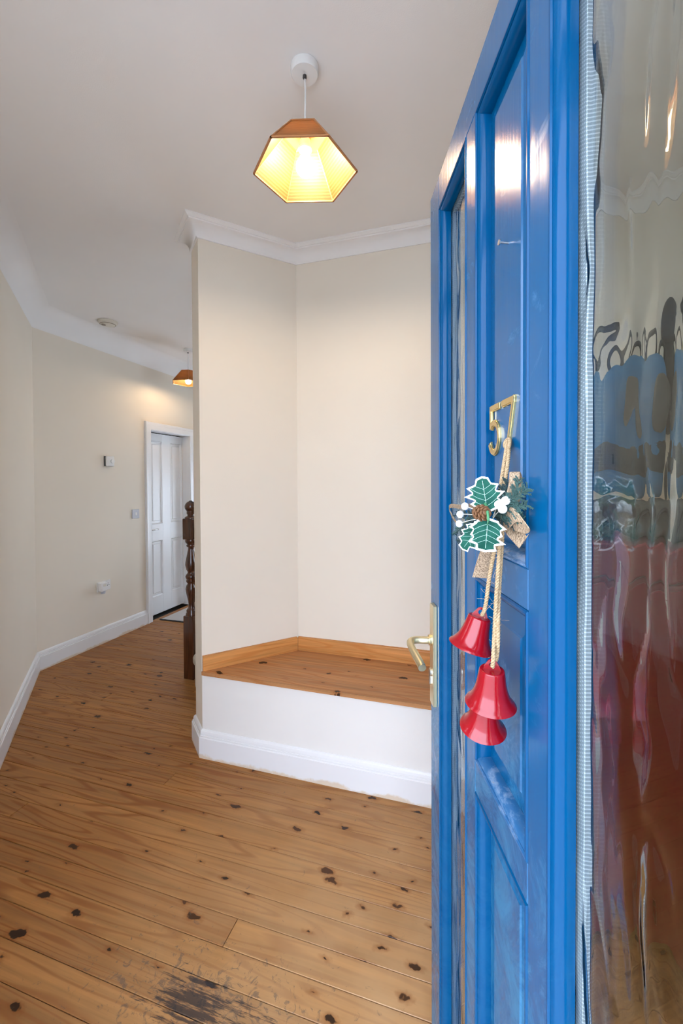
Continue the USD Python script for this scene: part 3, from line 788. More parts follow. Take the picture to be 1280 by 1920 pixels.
# bells: lathed shells with a flared lip, thick wall, a flat crown and a strap loop
def bell(crown, rimc, R, H_):
    crown, rimc = np.array(crown), np.array(rimc)
    ax = crown - rimc
    ax /= np.linalg.norm(ax)
    out = [(0.0, 1.0), (0.44, 1.0), (0.485, 0.975), (0.50, 0.93), (0.53, 0.80), (0.57, 0.62), (0.63, 0.44), (0.72, 0.27), (0.84, 0.13), (0.95, 0.05), (1.0, 0.0)]
    inn = [(0.96, 0.0), (0.90, 0.055), (0.79, 0.14), (0.67, 0.28), (0.58, 0.45), (0.52, 0.62), (0.47, 0.85), (0.40, 0.94), (0.0, 0.95)]
    p = np.array(out + inn)[::-1]
    from scipy.interpolate import PchipInterpolator
    q = np.r_[0, np.cumsum(np.linalg.norm(np.diff(p, axis=0), axis=1))]
    qq = np.unique(np.r_[q, np.linspace(0, q[-1], 90)])
    m = lathe(PchipInterpolator(q, p)(qq) * [R, H_], 72)
    z = ax
    x = np.cross([0, 1, 0.2], z)
    x /= np.linalg.norm(x)
    y = np.cross(z, x)
    Tm = np.eye(4)
    Tm[:3, 0], Tm[:3, 1], Tm[:3, 2] = x, y, z
    Tm[:3, 3] = rimc
    m.apply_transform(Tm)
    tab = Polygon([(-0.0105, -0.001), (-0.0085, 0.0035), (-0.005, 0.0100), (-0.0025, 0.0122), (0.0025, 0.0122), (0.005, 0.0100), (0.0085, 0.0035), (0.0105, -0.001)]).difference(Point(0, 0.0062).buffer(0.0033, 8))
    lo = trimesh.creation.extrude_polygon(tab, 0.0022, engine="earcut")
    v = lo.vertices
    lo.vertices = np.c_[v[:, 0], -(v[:, 2] - 0.0011), v[:, 1] + H_]
    trimesh.repair.fix_normals(lo)
    Tl = Tm.copy()
    rgt, up, fw_ = facing(rimc)
    xx = rgt - z * (rgt @ z)
    xx /= np.linalg.norm(xx)
    Tl[:3, 0], Tl[:3, 1] = xx, np.cross(z, xx)
    lo.apply_transform(Tl)
    bp_ = dc + "/" + numbered(dc, "bell")
    UsdGeom.Xform.Define(stage, bp_)
    obj(bp_, "shell", m, "red_enamel", smooth=45)
    obj(bp_, "loop", lo, "red_enamel", smooth=30)
    cl = cat(trimesh.creation.icosphere(2, 0.0055), move(trimesh.creation.cylinder(radius=0.001, height=H_ * 0.75, sections=8), (0, 0, H_ * 0.42)))
    cl.apply_translation([0, 0, H_ * 0.16])
    cl.apply_transform(Tm)
    obj(bp_, "clapper", cl, "steel", smooth=40)
    return bp_


tag(stage.GetPrimAtPath(bell((0.3765, 0.0340, 1.2432), (0.3782, 0.0430, 1.2093), 0.0285, 0.040)), "upper bell on the single cord")
tag(stage.GetPrimAtPath(bell((0.3330, 0.0330, 1.1978), (0.3380, 0.0330, 1.1574), 0.0292, 0.043)), "middle bell over the lowest one")
tag(stage.GetPrimAtPath(bell((0.3439, 0.0360, 1.1647), (0.3549, 0.0360, 1.1190), 0.0275, 0.042)), "lowest bell, half hidden")


def spined(length, width, spines, depth, seed, n=60):
    """Outline of a holly leaf along +y: concave scallops between sharp spines."""
    r = np.random.default_rng(seed)
    side = []
    ys = np.linspace(0.06, 0.97, spines)
    for i, yv in enumerate(ys):
        w = width / 2 * (math.sin(math.pi * min(1, 0.12 + 0.80 * yv)) ** 0.75)
        side.append((w * (1 + 0.10 * r.normal()), yv * length + length * 0.035))
        if i < spines - 1:
            ym = (yv + ys[i + 1]) / 2
            w2 = width / 2 * (math.sin(math.pi * min(1, 0.12 + 0.80 * ym)) ** 0.75)
            side.append((w2 * (1 - depth), ym * length - length * 0.01))
    right = [(0.0, 0.0)] + side + [(0.0, length * 1.06)]
    left = [(-x * (1 + 0.08 * r.normal()), y) for x, y in side][::-1]
    return Polygon(right + left).buffer(0)


def sheet(poly, t=0.0007, z0=0.0):
    m = trimesh.creation.extrude_polygon(poly, t, engine="earcut")
    m = m.subdivide_to_size(0.004)
    m.apply_translation([0, 0, z0])
    return m


def holly(base, tip, length, width, seed, tilt=0.0, cup=0.25, spines=5):
    base = np.array(base)
    rgt, up, tow = facing(base)
    yv = rgt * tip[0] + up * tip[1] + tow * tip[2]
    yv /= np.linalg.norm(yv)
    zv = tow + tilt * rgt
    zv = zv - yv * (zv @ yv)
    zv /= np.linalg.norm(zv)
    xv = np.cross(yv, zv)
    outline = spined(length, width, spines, 0.30, seed)
    core = spined(length, width, spines, 0.22, seed).buffer(-width * 0.06)
    core = max(getattr(core, "geoms", [core]), key=lambda g: g.area)
    veins = [LineString([(0, 0.02 * length), (0, 0.93 * length)]).buffer(width * 0.007)]
    for f in (0.2, 0.36, 0.52, 0.68):
        for s in (-1, 1):
            veins.append(LineString([(0, f * length), (s * width * 0.20, (f + 0.10) * length), (s * width * 0.36, (f + 0.22) * length)]).buffer(width * 0.0045))
    vp = union_all(veins).intersection(core.buffer(-0.0002))
    vp = max(getattr(vp, "geoms", [vp]), key=lambda g: g.area)

    def place(m):
        v = m.vertices.copy()
        x, y, z = v[:, 0], v[:, 1], v[:, 2]
        q = y / length
        zz = z + cup * (np.abs(x) ** 1.4) * 2.2 - 0.010 * q ** 2 + 0.0016 * np.sin(q * 16 + np.sign(x)) * np.abs(x) / (width / 2)
        m.vertices = base + np.outer(x, xv) + np.outer(y, yv) + np.outer(zz, zv)
        return m
    lp_ = dc + "/" + numbered(dc, "holly_leaf")
    UsdGeom.Xform.Define(stage, lp_)
    obj(lp_, "margin", place(sheet(outline, 0.0006)), "leaf_white", smooth=40, label="white toothed leaf edge")
    obj(lp_, "blade", place(sheet(core, 0.0005, 0.00045)), "holly_green", smooth=40)
    obj(lp_, "veins", place(sheet(vp, 0.0004, 0.0009)), "leaf_vein", smooth=40)
    return lp_


plain("leaf_vein", (0.30, 0.46, 0.38), 0.6)
holly((0.3195, 0.0430, 1.3839), (-0.16, 1.0, 0.05), 0.0395, 0.038, 4, spines=5)
holly((0.3111, 0.0460, 1.3797), (-0.05, -1.0, 0.10), 0.037, 0.043, 9, 0.1, spines=5)
holly((0.3456, 0.0400, 1.3705), (-0.58, -0.82, 0.0), 0.040, 0.028, 12, -0.1, spines=5)
obj(dc, "leaf_stalk", tube(smoothline([(0.3270, 0.0440, 1.3944), (0.3072, 0.0480, 1.3877), (0.3011, 0.0490, 1.3794), (0.3086, 0.0475, 1.3717)], 20), [0.0006] * 4 + [0.0015] * 12 + [0.0006] * 4, 8), "leaf_stem", smooth=True)

# berries on white stalks
def berry(c, r, to):
    c = np.array(c)
    bpth = dc + "/" + numbered(dc, "berry")
    UsdGeom.Xform.Define(stage, bpth)
    sp = trimesh.creation.icosphere(3, r)
    sp.apply_translation(c)
    obj(bpth, "ball", sp, "white_berry", smooth=True)
    to = np.array(to)
    obj(bpth, "stalk", tube(smoothline([c + (to - c) * 0.04, c + (to - c) * 0.5 + [0, 0, 0.0015], to], 10), 0.0006, 6), "stalk_white", smooth=True)


berry((0.3940, 0.0460, 1.3872), 0.0050, (0.3553, 0.0360, 1.3793))
berry((0.4154, 0.0460, 1.3751), 0.0050, (0.3553, 0.0360, 1.3760))
berry((0.4191, 0.0460, 1.3620), 0.0050, (0.3553, 0.0360, 1.3741))
berry((0.3104, 0.0260, 1.3984), 0.0051, (0.3364, 0.0300, 1.3788))
berry((0.3153, 0.0320, 1.3937), 0.0051, (0.3381, 0.0300, 1.3774))
berry((0.3096, 0.0300, 1.3890), 0.0051, (0.3381, 0.0300, 1.3761))

# pine cone: overlapping scales on a core, axis pointing left and out
cc, tip_ = np.array((0.3049, 0.0500, 1.3844)), np.array((0.3353, 0.0580, 1.3847))
ax = tip_ - cc
CL = np.linalg.norm(ax)
ax /= CL
a1 = np.cross(ax, [0, 0, 1.0])
a1 /= np.linalg.norm(a1)
a2 = np.cross(ax, a1)
CL = 0.0195
scales = [move(trimesh.creation.icosphere(2, 1.0), (0, 0, 0))]
scales[0].vertices = scales[0].vertices * [0.0065, 0.0065, CL * 0.46] + [0, 0, CL * 0.46]
for i in range(46):
    f = (i + 0.5) / 46
    th_ = i * 2.39996
    rr = 0.0078 * (math.sin(math.pi * (0.10 + 0.82 * f)) ** 0.7)
    sc = trimesh.creation.icosphere(1, 1.0)
    sc.vertices = sc.vertices * [0.0016, 0.0032, 0.0026]
    sc.apply_transform(trimesh.transformations.rotation_matrix(-0.75, [0, 1, 0]))
    sc.apply_translation([rr, 0, f * CL])
    sc.apply_transform(trimesh.transformations.rotation_matrix(th_, [0, 0, 1]))
    scales.append(sc)
cone = cat(*scales)
Tm = np.eye(4)
Tm[:3, 0], Tm[:3, 1], Tm[:3, 2], Tm[:3, 3] = a1, a2, ax, cc
cone.apply_transform(Tm)
obj(dc, "pine_cone", cone, "cone_brown", smooth=False, label="small brown pine cone")

# cypress sprigs: a stem with paired side twigs, each covered in short scale-like needles
def sprig(pts, L_side, m, seed, fan=1.0):
    r = np.random.default_rng(seed)
    c = smoothline(pts, 24)
    ms = [tube(c, np.linspace(0.0009, 0.0005, 24), 5)]
    rgt, up, tow = facing(c[0])
    t = np.gradient(c, axis=0)
    t /= np.linalg.norm(t, axis=1, keepdims=True)
    for i in range(2, 24):
        for s in (-1, 1):
            side = np.cross(t[i], tow)
            side /= np.linalg.norm(side)
            d = t[i] * r.uniform(0.6, 1.0) + s * side * r.uniform(0.5, 1.0) * fan + tow * r.normal() * 0.45
            d /= np.linalg.norm(d)
            L = L_side * (1 - 0.5 * i / 24) * r.uniform(0.55, 1.2)
            bend = side * r.normal() * 0.15 * L
            e = c[i] + d * L + bend
            ms.append(tube(np.array([c[i], (c[i] + e) / 2 - bend * 0.4, e]), [0.0005, 0.0006, 0.0002], 4))
            for j in range(4):
                for s2_ in (-1, 1):
                    b0 = c[i] + (e - c[i]) * (0.25 + 0.2 * j)
                    sd = np.cross(d, tow)
                    q = b0 + (d * 0.9 + s2_ * sd * 0.6 + tow * r.normal() * 0.35) * L * 0.22 * r.uniform(0.7, 1.2)
                    ms.append(tube(np.array([b0, (b0 + q) / 2, q]), [0.0004, 0.00055, 0.00015], 4))
    obj(dc, "fir_sprig", cat(*ms), m, smooth=False)


sprig([(0.3364, 0.0300, 1.3800), (0.3149, 0.0260, 1.3943), (0.2966, 0.0200, 1.4038), (0.2799, 0.0160, 1.4121)], 0.016, "fir_green", 1)
sprig([(0.3418, 0.0280, 1.3784), (0.3173, 0.0220, 1.3881), (0.2964, 0.0160, 1.3923), (0.2889, 0.0130, 1.3950)], 0.015, "fir_green", 2)
sprig([(0.3417, 0.0280, 1.3771), (0.3249, 0.0220, 1.3809), (0.3100, 0.0160, 1.3785), (0.3015, 0.0120, 1.3780)], 0.013, "fir_green", 3)
sprig([(0.3471, 0.0260, 1.3792), (0.3360, 0.0220, 1.3963), (0.3353, 0.0160, 1.4119), (0.3421, 0.0120, 1.4213)], 0.013, "fir_dark", 4)
sprig([(0.3523, 0.0260, 1.3762), (0.3327, 0.0220, 1.3766), (0.3241, 0.0180, 1.3724), (0.3219, 0.0140, 1.3695)], 0.012, "fir_dark", 5)
sprig([(0.3364, 0.0300, 1.3788), (0.3321, 0.0260, 1.3903), (0.3328, 0.0220, 1.4014), (0.3382, 0.0180, 1.4119)], 0.012, "fir_dark", 6)
sprig([(0.3364, 0.0300, 1.3800), (0.3149, 0.0200, 1.3984), (0.3107, 0.0140, 1.4122), (0.3144, 0.0100, 1.4211)], 0.012, "fir_green", 7)
sprig([(0.3707, 0.0340, 1.3747), (0.4086, 0.0340, 1.3673), (0.4711, 0.0300, 1.3489), (0.5261, 0.0260, 1.3341)], 0.013, "fir_green", 8, 0.6)
sprig([(0.3707, 0.0340, 1.3761), (0.4068, 0.0360, 1.3746), (0.4470, 0.0340, 1.3745), (0.4994, 0.0300, 1.3657)], 0.010, "fir_dark", 9, 0.6)
sprig([(0.3707, 0.0340, 1.3734), (0.4041, 0.0340, 1.3613), (0.4552, 0.0300, 1.3413), (0.4961, 0.0260, 1.3262)], 0.010, "fir_dark", 10, 0.6)
sprig([(0.3469, 0.0280, 1.3792), (0.3595, 0.0260, 1.3887), (0.3761, 0.0220, 1.3978), (0.3891, 0.0180, 1.4077)], 0.010, "fir_dark", 11)

# burlap ribbon: loops and cut tails
rgt, up, tow = facing(np.array((0.3538, 0.0300, 1.3793)))
obj(dc, "ribbon", ribbon([(0.3537, 0.0320, 1.3787), (0.3957, 0.0360, 1.3873), (0.4560, 0.0360, 1.3831), (0.5135, 0.0320, 1.3688), (0.5126, 0.0280, 1.3612), (0.4384, 0.0260, 1.3690), (0.3840, 0.0260, 1.3736)], up * 0.5 + tow, 0.014, 0.0008, 40), "burlap", smooth=40)
obj(dc, "ribbon", ribbon([(0.3408, 0.0220, 1.3803), (0.3216, 0.0160, 1.4030), (0.3211, 0.0120, 1.4242), (0.3291, 0.0080, 1.4304), (0.3341, 0.0040, 1.4262), (0.3387, 0.0020, 1.4055), (0.3489, 0.0060, 1.3828)], rgt + tow * 0.2, 0.011, 0.0008, 40), "burlap", smooth=40)
obj(dc, "ribbon", ribbon([(0.3462, 0.0180, 1.3690), (0.3192, 0.0200, 1.3801), (0.3008, 0.0170, 1.3828), (0.2930, 0.0140, 1.3776), (0.3001, 0.0120, 1.3723), (0.3156, 0.0130, 1.3708), (0.3370, 0.0140, 1.3699)], rgt * 0.55 + up * -0.8 + tow * 0.5, 0.022, 0.0008, 40), "burlap", smooth=40)
obj(dc, "ribbon", ribbon([(0.3364, 0.0300, 1.3619), (0.3556, 0.0300, 1.3369), (0.3724, 0.0300, 1.3140), (0.3843, 0.0300, 1.2959)], rgt, 0.0165, 0.0008, 30, [0.7, 0.95, 1.05, 1.1]), "burlap", smooth=40)
obj(dc, "ribbon", ribbon([(0.3399, 0.0160, 1.3709), (0.3345, 0.0100, 1.3632), (0.3234, 0.0060, 1.3565), (0.3141, 0.0040, 1.3523)], up * 0.8 + rgt * 0.5, 0.016, 0.0008, 30, [0.6, 1, 1.1, 1.2]), "burlap", smooth=40)


# ------------------------------------------------------------------ pendant lamps
def lamp(name, label, loc, rot, bulb):
    t = thing(name, label, "ceiling lamp", (loc[0], loc[1], H), 0, "faceted wooden pendant lamps in the hall")
    zb, zt, ab, at = 2.415 - H, 2.532 - H, 0.166, 0.069
    obj(t, "ceiling_rose", lathe([(0.0, 0.0), (0.044, -0.0005), (0.0455, -0.006), (0.0445, -0.022), (0.041, -0.027), (0.0, -0.0285)], 40), "white_plastic", smooth=40)
    obj(t, "cord_grip", lathe([(0.006, -0.0275), (0.0065, -0.036), (0.004, -0.040), (0.0, -0.040)], 16), "dark_plastic", smooth=40)
    obj(t, "cord", tube(smoothline([(0, 0, -0.03), (0.0015, 0.001, -0.10), (0.0, 0.0, -0.17), (0, 0, zt - 0.02)], 20), 0.0028, 8), "cord_white", smooth=True)
    hexv = lambda a, z: np.array([[a * math.cos(rot + k * math.pi / 3), a * math.sin(rot + k * math.pi / 3), z] for k in range(6)])
    B, T = hexv(ab, zb), hexv(at, zt)
    for k in range(6):
        k2 = (k + 1) % 6
        q = np.array([B[k], B[k2], T[k2], T[k]])
        c = q.mean(0)
        nrm = np.cross(q[1] - q[0], q[3] - q[0])
        nrm /= np.linalg.norm(nrm)
        if nrm @ (c - [0, 0, c[2]]) < 0:
            nrm = -nrm
        v = np.vstack([q, q - nrm * 0.0012])
        f = [[0, 1, 2], [0, 2, 3], [4, 6, 5], [4, 7, 6], [0, 4, 5], [0, 5, 1], [1, 5, 6], [1, 6, 2], [2, 6, 7], [2, 7, 3], [3, 7, 4], [3, 4, 0]]
        pm = trimesh.Trimesh(v, f, process=False)
        trimesh.repair.fix_normals(pm)
        obj(t, "shade_panel", pm, "shade_veneer", smooth=False)

    def bar(a, b, w=0.007):
        a, b = np.array(a), np.array(b)
        return trimesh.Trimesh(np.vstack([a + d for d in _oct * w / 2] + [b + d for d in _oct * w / 2])).convex_hull
    _oct = np.array([[1, 1, 1], [1, 1, -1], [1, -1, 1], [1, -1, -1], [-1, 1, 1], [-1, 1, -1], [-1, -1, 1], [-1, -1, -1]]) * 0.62
    for k in range(6):
        k2 = (k + 1) % 6
        obj(t, "rim_lath", bar(B[k], B[k2]), "shade_lath", smooth=False)
        obj(t, "rib_lath", bar(B[k], T[k], 0.006), "shade_lath", smooth=False)
        obj(t, "top_lath", bar(T[k], T[k2], 0.006), "shade_lath", smooth=False)
    obj(t, "top_cap", prism(Polygon([tuple(q[:2] * 0.97) for q in T]), zt - 0.002, zt + 0.002), "shade_lath", smooth=False)
    sp = cat(*[bar((0, 0, zt - 0.004), T[k] - [0, 0, 0.004], 0.004) for k in (0, 2, 4)])
    obj(t, "spider", sp, "white_plastic", smooth=False)
    obj(t, "lamp_holder", lathe([(0.0, zt - 0.004), (0.010, zt - 0.004), (0.017, zt - 0.016), (0.018, zt - 0.040), (0.021, zt - 0.042), (0.021, zt - 0.048), (0.0145, zt - 0.050), (0.0145, zt - 0.060), (0, zt - 0.060)][::-1], 28), "white_plastic", smooth=40)
    pr = [(0.0, -0.062)] + [(0.030 * math.cos(a), -0.032 + 0.030 * math.sin(a)) for a in np.linspace(-math.pi / 2, 0.75, 14)][1:] + [(0.014, 0.004), (0.013, 0.012), (0.0, 0.012)]
    obj(t, "bulb", move(lathe(pr, 28), (0, 0, zt - 0.068)), bulb, smooth=True)
    return t


lamp("pendant_lamp", "lit six-sided wooden pendant lamp hanging whole in front of the alcove", (-0.519, 1.293), math.radians(15.7), "bulb_glow")
lamp("pendant_lamp", "small distant wooden pendant lamp half hidden behind the alcove wall", (-2.733, 3.646), math.radians(8), "bulb_glow_hall")

# ------------------------------------------------------------------ hall: smoke alarm, thermostat, switch, socket, cupboard door
sa = thing("smoke_alarm", "round off-white smoke alarm on the hall ceiling", "smoke alarm", (-2.886, 2.815, H))
obj(sa, "base", lathe([(0.0, 0.0), (0.076, -0.0005), (0.077, -0.004), (0.074, -0.010), (0.0, -0.0105)], 40), "old_plastic", smooth=40)
obj(sa, "cover", lathe([(0.070, -0.010), (0.066, -0.017), (0.052, -0.030), (0.038, -0.034), (0.0, -0.035)], 40), "old_plastic", smooth=40)
obj(sa, "test_button", move(lathe([(0.016, -0.030), (0.0155, -0.038), (0.0, -0.040)], 24), (-0.012, -0.030, 0)), "brown_plastic", smooth=40)
obj(sa, "groove", lathe([(0.0600, -0.0245), (0.0605, -0.0262), (0.0570, -0.0282), (0.0565, -0.0262)], 40), "brown_plastic", smooth=40)

th = thing("thermostat", "small white wall thermostat with a dark side edge", "thermostat", (XH, 3.055, 1.615))
obj(th, "back_box", rbox(0.0003, 0.012, -0.046, 0.046, -0.045, 0.045, 0.002), "dark_plastic")
obj(th, "cover", rbox(0.012, 0.032, -0.044, 0.044, -0.045, 0.045, 0.006), "white_plastic")
obj(th, "dial", move(trimesh.creation.cylinder(radius=0.020, height=0.008, sections=32, transform=trimesh.transformations.rotation_matrix(math.pi / 2, [0, 1, 0])), (0.0355, 0.018, 0.0)), "white_plastic", smooth=40)

sw = thing("light_switch", "square white light switch beside the cupboard door frame", "light switch", (XH, 3.370, 1.118))
obj(sw, "plate", rbox(0.0003, 0.010, -0.046, 0.046, -0.045, 0.045, 0.003), "grey_plastic")
obj(sw, "rocker", rbox(0.010, 0.0135, -0.010, 0.010, -0.016, 0.016, 0.0015), "white_plastic")

so = thing("wall_socket", "white double wall socket low on the hall wall above the baseboard", "wall socket", (XH, 2.985, 0.505))
obj(so, "plate", rbox(0.0003, 0.011, -0.073, 0.073, -0.043, 0.043, 0.003), "white_plastic")
obj(so, "rocker", rbox(0.011, 0.014, 0.008, 0.018, 0.012, 0.032, 0.001), "white_plastic")
obj(so, "pin_holes", cat(rbox(0.0109, 0.0113, 0.032, 0.039, -0.004, 0.002), rbox(0.0109, 0.0113, 0.048, 0.055, -0.004, 0.002), rbox(0.0109, 0.0113, 0.041, 0.045, 0.012, 0.02)), "dark_plastic", smooth=False)
pf = thing("plug_in_freshener", "boxy white plug-in air freshener in the hall wall socket", "air freshener", (XH, 2.945, 0.500))
obj(pf, "body", rbox(0.0112, 0.062, -0.034, 0.030, -0.030, 0.050, 0.008), "white_plastic")
obj(pf, "bottle", move(lathe([(0.0, -0.050), (0.017, -0.050), (0.019, -0.044), (0.019, -0.028), (0.012, -0.022), (0, -0.022)], 24), (0.040, 0, 0)), "grey_plastic", smooth=40, label="grey refill bottle")
obj(pf, "vent", rbox(0.061, 0.0635, -0.018, 0.014, 0.014, 0.034, 0.001), "old_plastic")

d2 = thing("door_2", "white four-panel cupboard door in the hall wall", "door", (XH - 0.095, 0, 0), 0, kind="structure")
DA, DB, DH2 = DY0 + 0.004, DY1 + 0.075, 1.945
pz = [(0.20, 0.80), (0.975, 1.865)]
py = [(3.690, 3.868), (3.998, 4.186)]
cols = [DA, py[0][0], py[0][1], py[1][0], py[1][1], DB]
for a, b in ((cols[0], cols[1]), (cols[2], cols[3]), (cols[4], cols[5])):
    obj(d2, "stile", rbox(-0.036, 0, a, b, 0.012, DH2, 0.001), "white_gloss")
for a, b in ((cols[1], cols[2]), (cols[3], cols[4])):
    for z0, z1 in ((0.012, pz[0][0]), (pz[0][1], pz[1][0]), (pz[1][1], DH2)):
        obj(d2, "rail", rbox(-0.036, 0, a, b, z0, z1, 0.001), "white_gloss")
    for z0, z1 in pz:
        v = np.array([(-0.010, a, z0), (-0.010, b, z0), (-0.010, b, z1), (-0.010, a, z1)])
        body = cat(rbox(-0.030, -0.013, a, b, z0, z1), rbox(-0.02, -0.006, a + 0.035, b - 0.035, z0 + 0.035, z1 - 0.035, 0.006))
        obj(d2, "panel", body, "white_gloss", smooth=False)
        fr = run([(a, z0), (a, z1), (b, z1), (b, z0)], [(0, -0.014), (0, -0.0005), (0.004, 0.002), (0.012, -0.006), (0.014, -0.014)], closed=True)
        fr.vertices = fr.vertices[:, [2, 0, 1]]
        trimesh.repair.fix_normals(fr)
        obj(d2, "moulding", fr, "white_gloss", smooth=35)
obj(d2, "lining", cat(rbox(-0.40, -0.38, DY0 - 0.1, DY1 + 0.2, -0.02, 2.1), rbox(-0.38, -0.025, DY0 - 0.1, DY0 - 0.002, -0.02, 2.1), rbox(-0.38, -0.025, DY1 + 0.08, DY1 + 0.2, -0.02, 2.1), rbox(-0.38, -0.025, DY0 - 0.1, DY1 + 0.2, DZ + 0.002, 2.1), rbox(-0.38, 0.02, DY0 - 0.1, DY1 + 0.2, -0.03, -0.021)), "dark_void", smooth=False)
hh = d2 + "/handle"
UsdGeom.Xform.Define(stage, hh)
tag(stage.GetPrimAtPath(hh), "small chrome lever")
obj(hh, "rose", move(trimesh.creation.cylinder(radius=0.022, height=0.008, sections=28, transform=trimesh.transformations.rotation_matrix(math.pi / 2, [0, 1, 0])), (0.004, 3.655, 0.925)), "steel", smooth=40)
obj(hh, "lever", tube(smoothline([(0.006, 3.655, 0.925), (0.035, 3.655, 0.925), (0.046, 3.668, 0.925), (0.047, 3.700, 0.926), (0.045, 3.750, 0.926)], 24), 0.0075, 12), "steel", smooth=True)
ar = structure("trim_4", "white moulded door casing round the cupboard door", "door casing")
AW = 0.080
prof = [(0, 0.0003), (0, 0.012), (-0.006, 0.016), (-0.050, 0.018), (-0.058, 0.024), (-0.074, 0.026), (-AW, 0.020), (-AW, 0.0003)]
am = run([(DY0, 0.0), (DY0, DZ), (DY1, DZ), (DY1, 0.0)], prof)
am.vertices = np.c_[XH + am.vertices[:, 2], am.vertices[:, 0], am.vertices[:, 1]]
trimesh.repair.fix_normals(am)
obj(ar, "casing", am, "white_gloss", smooth=30)
obj(ar, "jamb", rbox(XH - 0.1195, XH + 0.0002, DY0 - 0.001, DY0 + 0.003, 0, DZ), "white_gloss", smooth=False)
obj(ar, "jamb", rbox(XH - 0.090, XH + 0.0002, DY1 - 0.003, DY1 + 0.001, 0, DZ), "white_gloss", smooth=False)
obj(ar, "head", rbox(XH - 0.1195, XH + 0.0002, DY0, DY1, DZ - 0.003, DZ + 0.001), "white_gloss", smooth=False)
rg = thing("rug", "flat pale grey rug with a dark edge at the end of the hall", "rug", (-2.70, 4.15, 0.0003))
obj(rg, "pile", rbox(-0.395, 0.395, -0.50, 0.60, 0, 0.009, 0.003), "grey_rug")
obj(rg, "edging", rbox(-0.405, 0.405, -0.515, -0.500, 0, 0.011, 0.002), "dark_edge", label="dark bound edge")
obj(rg, "edging", rbox(-0.405, 0.405, 0.60, 0.615, 0, 0.011, 0.002), "dark_edge", label="dark bound edge")

# ------------------------------------------------------------------ stairs
nw = thing("newel_post", "dark turned mahogany newel post at the foot of the stairs", "newel post", (-1.965, 2.632, 0))
k = 0.042
obj(nw, "base_block", rbox(-k, k, -k, k, 0.0, 0.457, 0.004), "dark_mahogany")
obj(nw, "top_block", rbox(-k, k, -k, k, 1.010, 1.160, 0.005), "dark_mahogany")
tp = [(0.040, 0.455), (0.041, 0.470), (0.034, 0.480), (0.037, 0.492), (0.030, 0.502), (0.022, 0.515), (0.021, 0.540), (0.028, 0.580), (0.038, 0.625), (0.0405, 0.650), (0.036, 0.672), (0.025, 0.688),
      (0.033, 0.697), (0.036, 0.708), (0.033, 0.718), (0.038, 0.728), (0.041, 0.740), (0.036, 0.752), (0.026, 0.764), (0.025, 0.773), (0.034, 0.790), (0.0410, 0.823), (0.039, 0.845), (0.030, 0.890),
      (0.021, 0.935), (0.020, 0.950), (0.030, 0.957), (0.032, 0.966), (0.025, 0.974), (0.037, 0.985), (0.041, 1.000), (0.038, 1.012)]
obj(nw, "turned_shaft", lathe(tp, 36), "dark_mahogany", smooth=True)
ball = [(0.040, 1.158), (0.042, 1.166), (0.036, 1.173), (0.024, 1.178), (0.021, 1.186), (0.028, 1.196)] + [(0.041 * math.cos(a), 1.245 + 0.041 * math.sin(a)) for a in np.linspace(-0.85, 1.25, 14)] + [(0.010, 1.289), (0.0, 1.290)]
obj(nw, "finial", lathe(ball, 36), "dark_mahogany", smooth=True)

st = thing("staircase", "beige carpeted stairs with a rounded bottom step behind the newel post", "stairs")
round_end = Point(-1.724, 2.645).buffer(0.183, 24)


def step_poly(y0, y1, xa):
    xb0 = C1[0] + (y0 - C1[1]) / dA[1] * dA[0] - 0.03
    xb1 = C1[0] + (min(y1, ybk) - C1[1]) / dA[1] * dA[0] - 0.03
    return Polygon([(xa, y0), (xb0, y0), (max(xb1, xb0), y1), (xa, y1)])


RS = 0.195
low = step_poly(2.462, 2.828, -1.724).union(round_end)
obj(st, "step", cat(prism(low, 0, RS - 0.03), prism(low.buffer(0.012), RS - 0.03, RS - 0.006), prism(low.buffer(0.007), RS - 0.006, RS)), "beige_carpet", smooth=30)
for i in range(1, 6):
    y0 = 2.70 + 0.235 * (i - 1)
    sp_ = step_poly(max(y0, 2.70), y0 + 0.255, -1.90)
    obj(st, "step", cat(prism(Polygon([(-1.90, y0), (-1.12, y0), (-1.12, y0 + 0.255), (-1.90, y0 + 0.255)]), 0 if i > 1 else RS, RS * (i + 1))), "beige_carpet", smooth=30)

# ------------------------------------------------------------------ things behind the open door, seen through its rippled glass
cb = thing("cupboard", "dark red painted cupboard standing behind the open front door", "cupboard", (0.68, 1.645, 0))
cw = 0.32
obj(cb, "body", rbox(-cw, cw, -0.185, 0.195, 0.02, 1.118, 0.004), "maroon_paint")
obj(cb, "top", rbox(-cw - 0.01, cw + 0.01, -0.20, 0.20, 1.124, 1.232, 0.006), "maroon_paint")
obj(cb, "door", rbox(-cw + 0.012, -0.004, -0.203, -0.185, 0.05, 1.10, 0.003), "maroon_paint")
obj(cb, "door", rbox(0.004, cw - 0.012, -0.203, -0.185, 0.05, 1.10, 0.003), "maroon_paint")
obj(cb, "plinth", rbox(-cw + 0.02, cw - 0.02, -0.16, 0.18, 0, 0.02), "dark_void", smooth=False)


def pillow(sx, sy, sz, loc, e=0.45, seed=1, amp=0.01):
    m = trimesh.creation.icosphere(4)
    v = np.sign(m.vertices) * np.abs(m.vertices) ** e
    v = v / np.abs(v).max(0)
    v = v * [sx / 2, sy / 2, sz / 2]
    nrm = m.vertices
    v = v + nrm * (meshkit.fbm(v / 0.08, 3, seed)[:, None] - 0.5) * amp * 2
    m = trimesh.Trimesh(v, m.faces, process=False)
    m.apply_translation(np.array(loc) - [0, 0, v[:, 2].min()])
    return m


